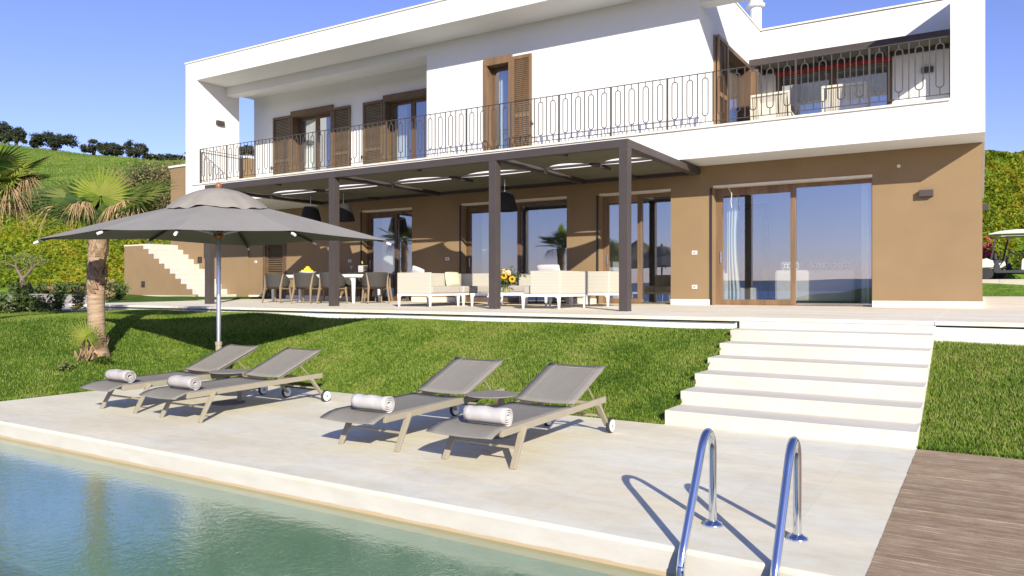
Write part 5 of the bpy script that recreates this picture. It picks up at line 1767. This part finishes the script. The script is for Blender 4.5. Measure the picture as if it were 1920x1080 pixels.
ridge_tree(358, 50, 22, 'low hazy tree half hidden behind the villa', 110, base_py=307, dep=188, stem=.1)
ridge_tree(462, 34, 20, 'dark bush seen through the gap at the end of the balcony', 111, base_py=292, dep=90, stem=.1)

# ================================================================== GOLF CARTS (seen past the house corner, facing left)
def golf_cart():
    r = root('golf_cart', '', 'golf cart', (0, 0, 0), 'golf carts parked under the creeper bank')
    b = MB()
    b.prism([(-.28, .42), (-.20, .72), (.02, .78), (.22, .70), (.28, .44)], 'Y', -.52, .52); b.build('front_cowl', m_cart, r, bevel=.03)
    b = MB().prism([(.24, .30), (.30, .70), (.36, .70), (.48, .34), (1.25, .34), (1.25, .24), (.30, .24)], 'Y', -.56, .56); b.build('floor_tray', m_cartd, r, bevel=.01)
    MB().prism([(1.06, .34), (1.08, .70), (1.14, .76), (2.3, .76), (2.42, .60), (2.36, .34)], 'Y', -.58, .58).build('rear_body', m_cart, r, bevel=.03)
    MB().box(1.15, 1.75, -.5, .5, .765, .86).build('seat', m_cartd, r, bevel=.03)
    MB().box(1.72, 1.84, -.5, .5, .9, 1.25).build('seat_back', m_cartd, r, bevel=.03)
    for s in (-1, 1):
        MB().tube([(1.25, s * .54, .76), (1.32, s * .54, .95), (1.5, s * .54, 1.02), (1.7, s * .54, 1.0)], .02, 6).build('armrest', m_cartd, r)
        MB().bar((.16, s * .50, .72), (.34, s * .50, 1.62), .05, .04).build('front_post', m_cartd, r)
        MB().bar((1.95, s * .50, .72), (1.85, s * .50, 1.62), .04, .04).build('rear_post', m_cartd, r)
        for x in (0.02, 1.92):
            w = MB().lathe([(.12, -.09), (.20, -.085), (.225, -.05), (.225, .05), (.20, .085), (.12, .09)], (x, s * .49, .225), 24, 'Y').build('wheel', m_rubber, r, smooth=True)
            MB().lathe([(0, -.075), (.13, -.07), (.14, 0), (.13, .07), (0, .075)], (x, s * .49, .225), 20, 'Y').build('rim', m_alu, w, smooth=True)
    b = MB().prism([(.06, 1.62), (.10, 1.665), (.45, 1.75), (.9, 1.79), (1.6, 1.79), (2.1, 1.74), (2.12, 1.66), (1.9, 1.64), (.3, 1.64)], 'Y', -.58, .58); b.build('roof', m_cart, r, bevel=.02)
    MB().bar((.20, 0, .78), (.36, 0, 1.6), .96, .008, up=(1, 0, 0)).build('windscreen', m_clear, r)
    MB().bar((.42, -.25, .50), (.78, -.25, .98), .03, .03).build('steering_column', m_cartd, r)
    b = MB(); c = Vector((.80, -.25, 1.0)); a = Vector((.7, 0, -.55)).normalized(); d = Vector((0, 1, 0))
    b.tube([c + a * .17 * math.cos(t) + d * .17 * math.sin(t) for t in [2 * math.pi * k / 20 for k in range(20)]], .018, 6, closed=True); b.bar(c - a * .16, c + a * .16, .03, .02); b.bar(c - d * .16, c + d * .16, .03, .02)
    b.build('steering_wheel', m_cartd, r)
    MB().box(.26, .34, -.5, .5, .72, .92).build('dashboard', m_cartd, r, bevel=.02)
    return r
gc = golf_cart(); gc.location = (.10, 33.0, 1.79); gc['label'] = 'cream golf cart with white roof parked past the house corner, nearer one'
copy_tree(gc, (.50, 34.55, 1.79), None, 'second golf cart parked behind the nearer cream one')

# ================================================================== THINGS MIRRORED IN THE GLASS
tp = root('thatched_parasol', 'thatched parasol across the pool, seen only mirrored in the glass', 'parasol', (-17.2, -8.5, 0))
MB().tube([(-17.2, -8.5, 0), (-17.2, -8.5, 4.0)], .06, 10).build('pole', m_tree, tp)
rgt = random.Random(3)
b = MB().lathe([(.05, 4.35), (.25, 4.2), (1.1, 3.65), (2.1, 3.0), (2.3, 2.75), (2.1, 2.9), (.2, 4.0)], (-17.2, -8.5, 0), 40, jit=lambda i, k: 1 + .06 * rgt.uniform(-1, 1)); b.build('thatch', m_thatch, tp)
def far_range(name, x0, x1, y, h, seed, mat, n=80, depth=200):
    rr = random.Random(seed); V = []; ph = [rr.uniform(0, 6) for _ in range(5)]
    for j, (dy, f) in enumerate(((depth * .5, 0), (depth * .25, .55), (0, 1), (-depth * .5, .7), (-depth, 0))):
        for i in range(n + 1):
            t = i / n
            e = max(0, math.sin(math.pi * t)) ** .35 * (.85 + .09 * math.sin(t * 7 + ph[0]) + .04 * math.sin(t * 19 + ph[1]) + .015 * math.sin(t * 47 + ph[2]))
            V.append((x0 + (x1 - x0) * t, y + dy, -30.5 + (h + 30.5) * f * e))
    I = np.arange(5 * (n + 1)).reshape(5, n + 1)
    Fq = np.stack([I[:-1, :-1], I[:-1, 1:], I[1:, 1:], I[1:, :-1]], -1).reshape(-1, 4)
    tag(np_mesh(name, V, Fq, mat, smooth=True), kind='structure')
far_range('coastal_hill', -110, 70, -330, 9, 4, m_far, depth=120)
far_range('distant_mountain', -4200, 300, -9000, 120, 7, m_mount, depth=2500)
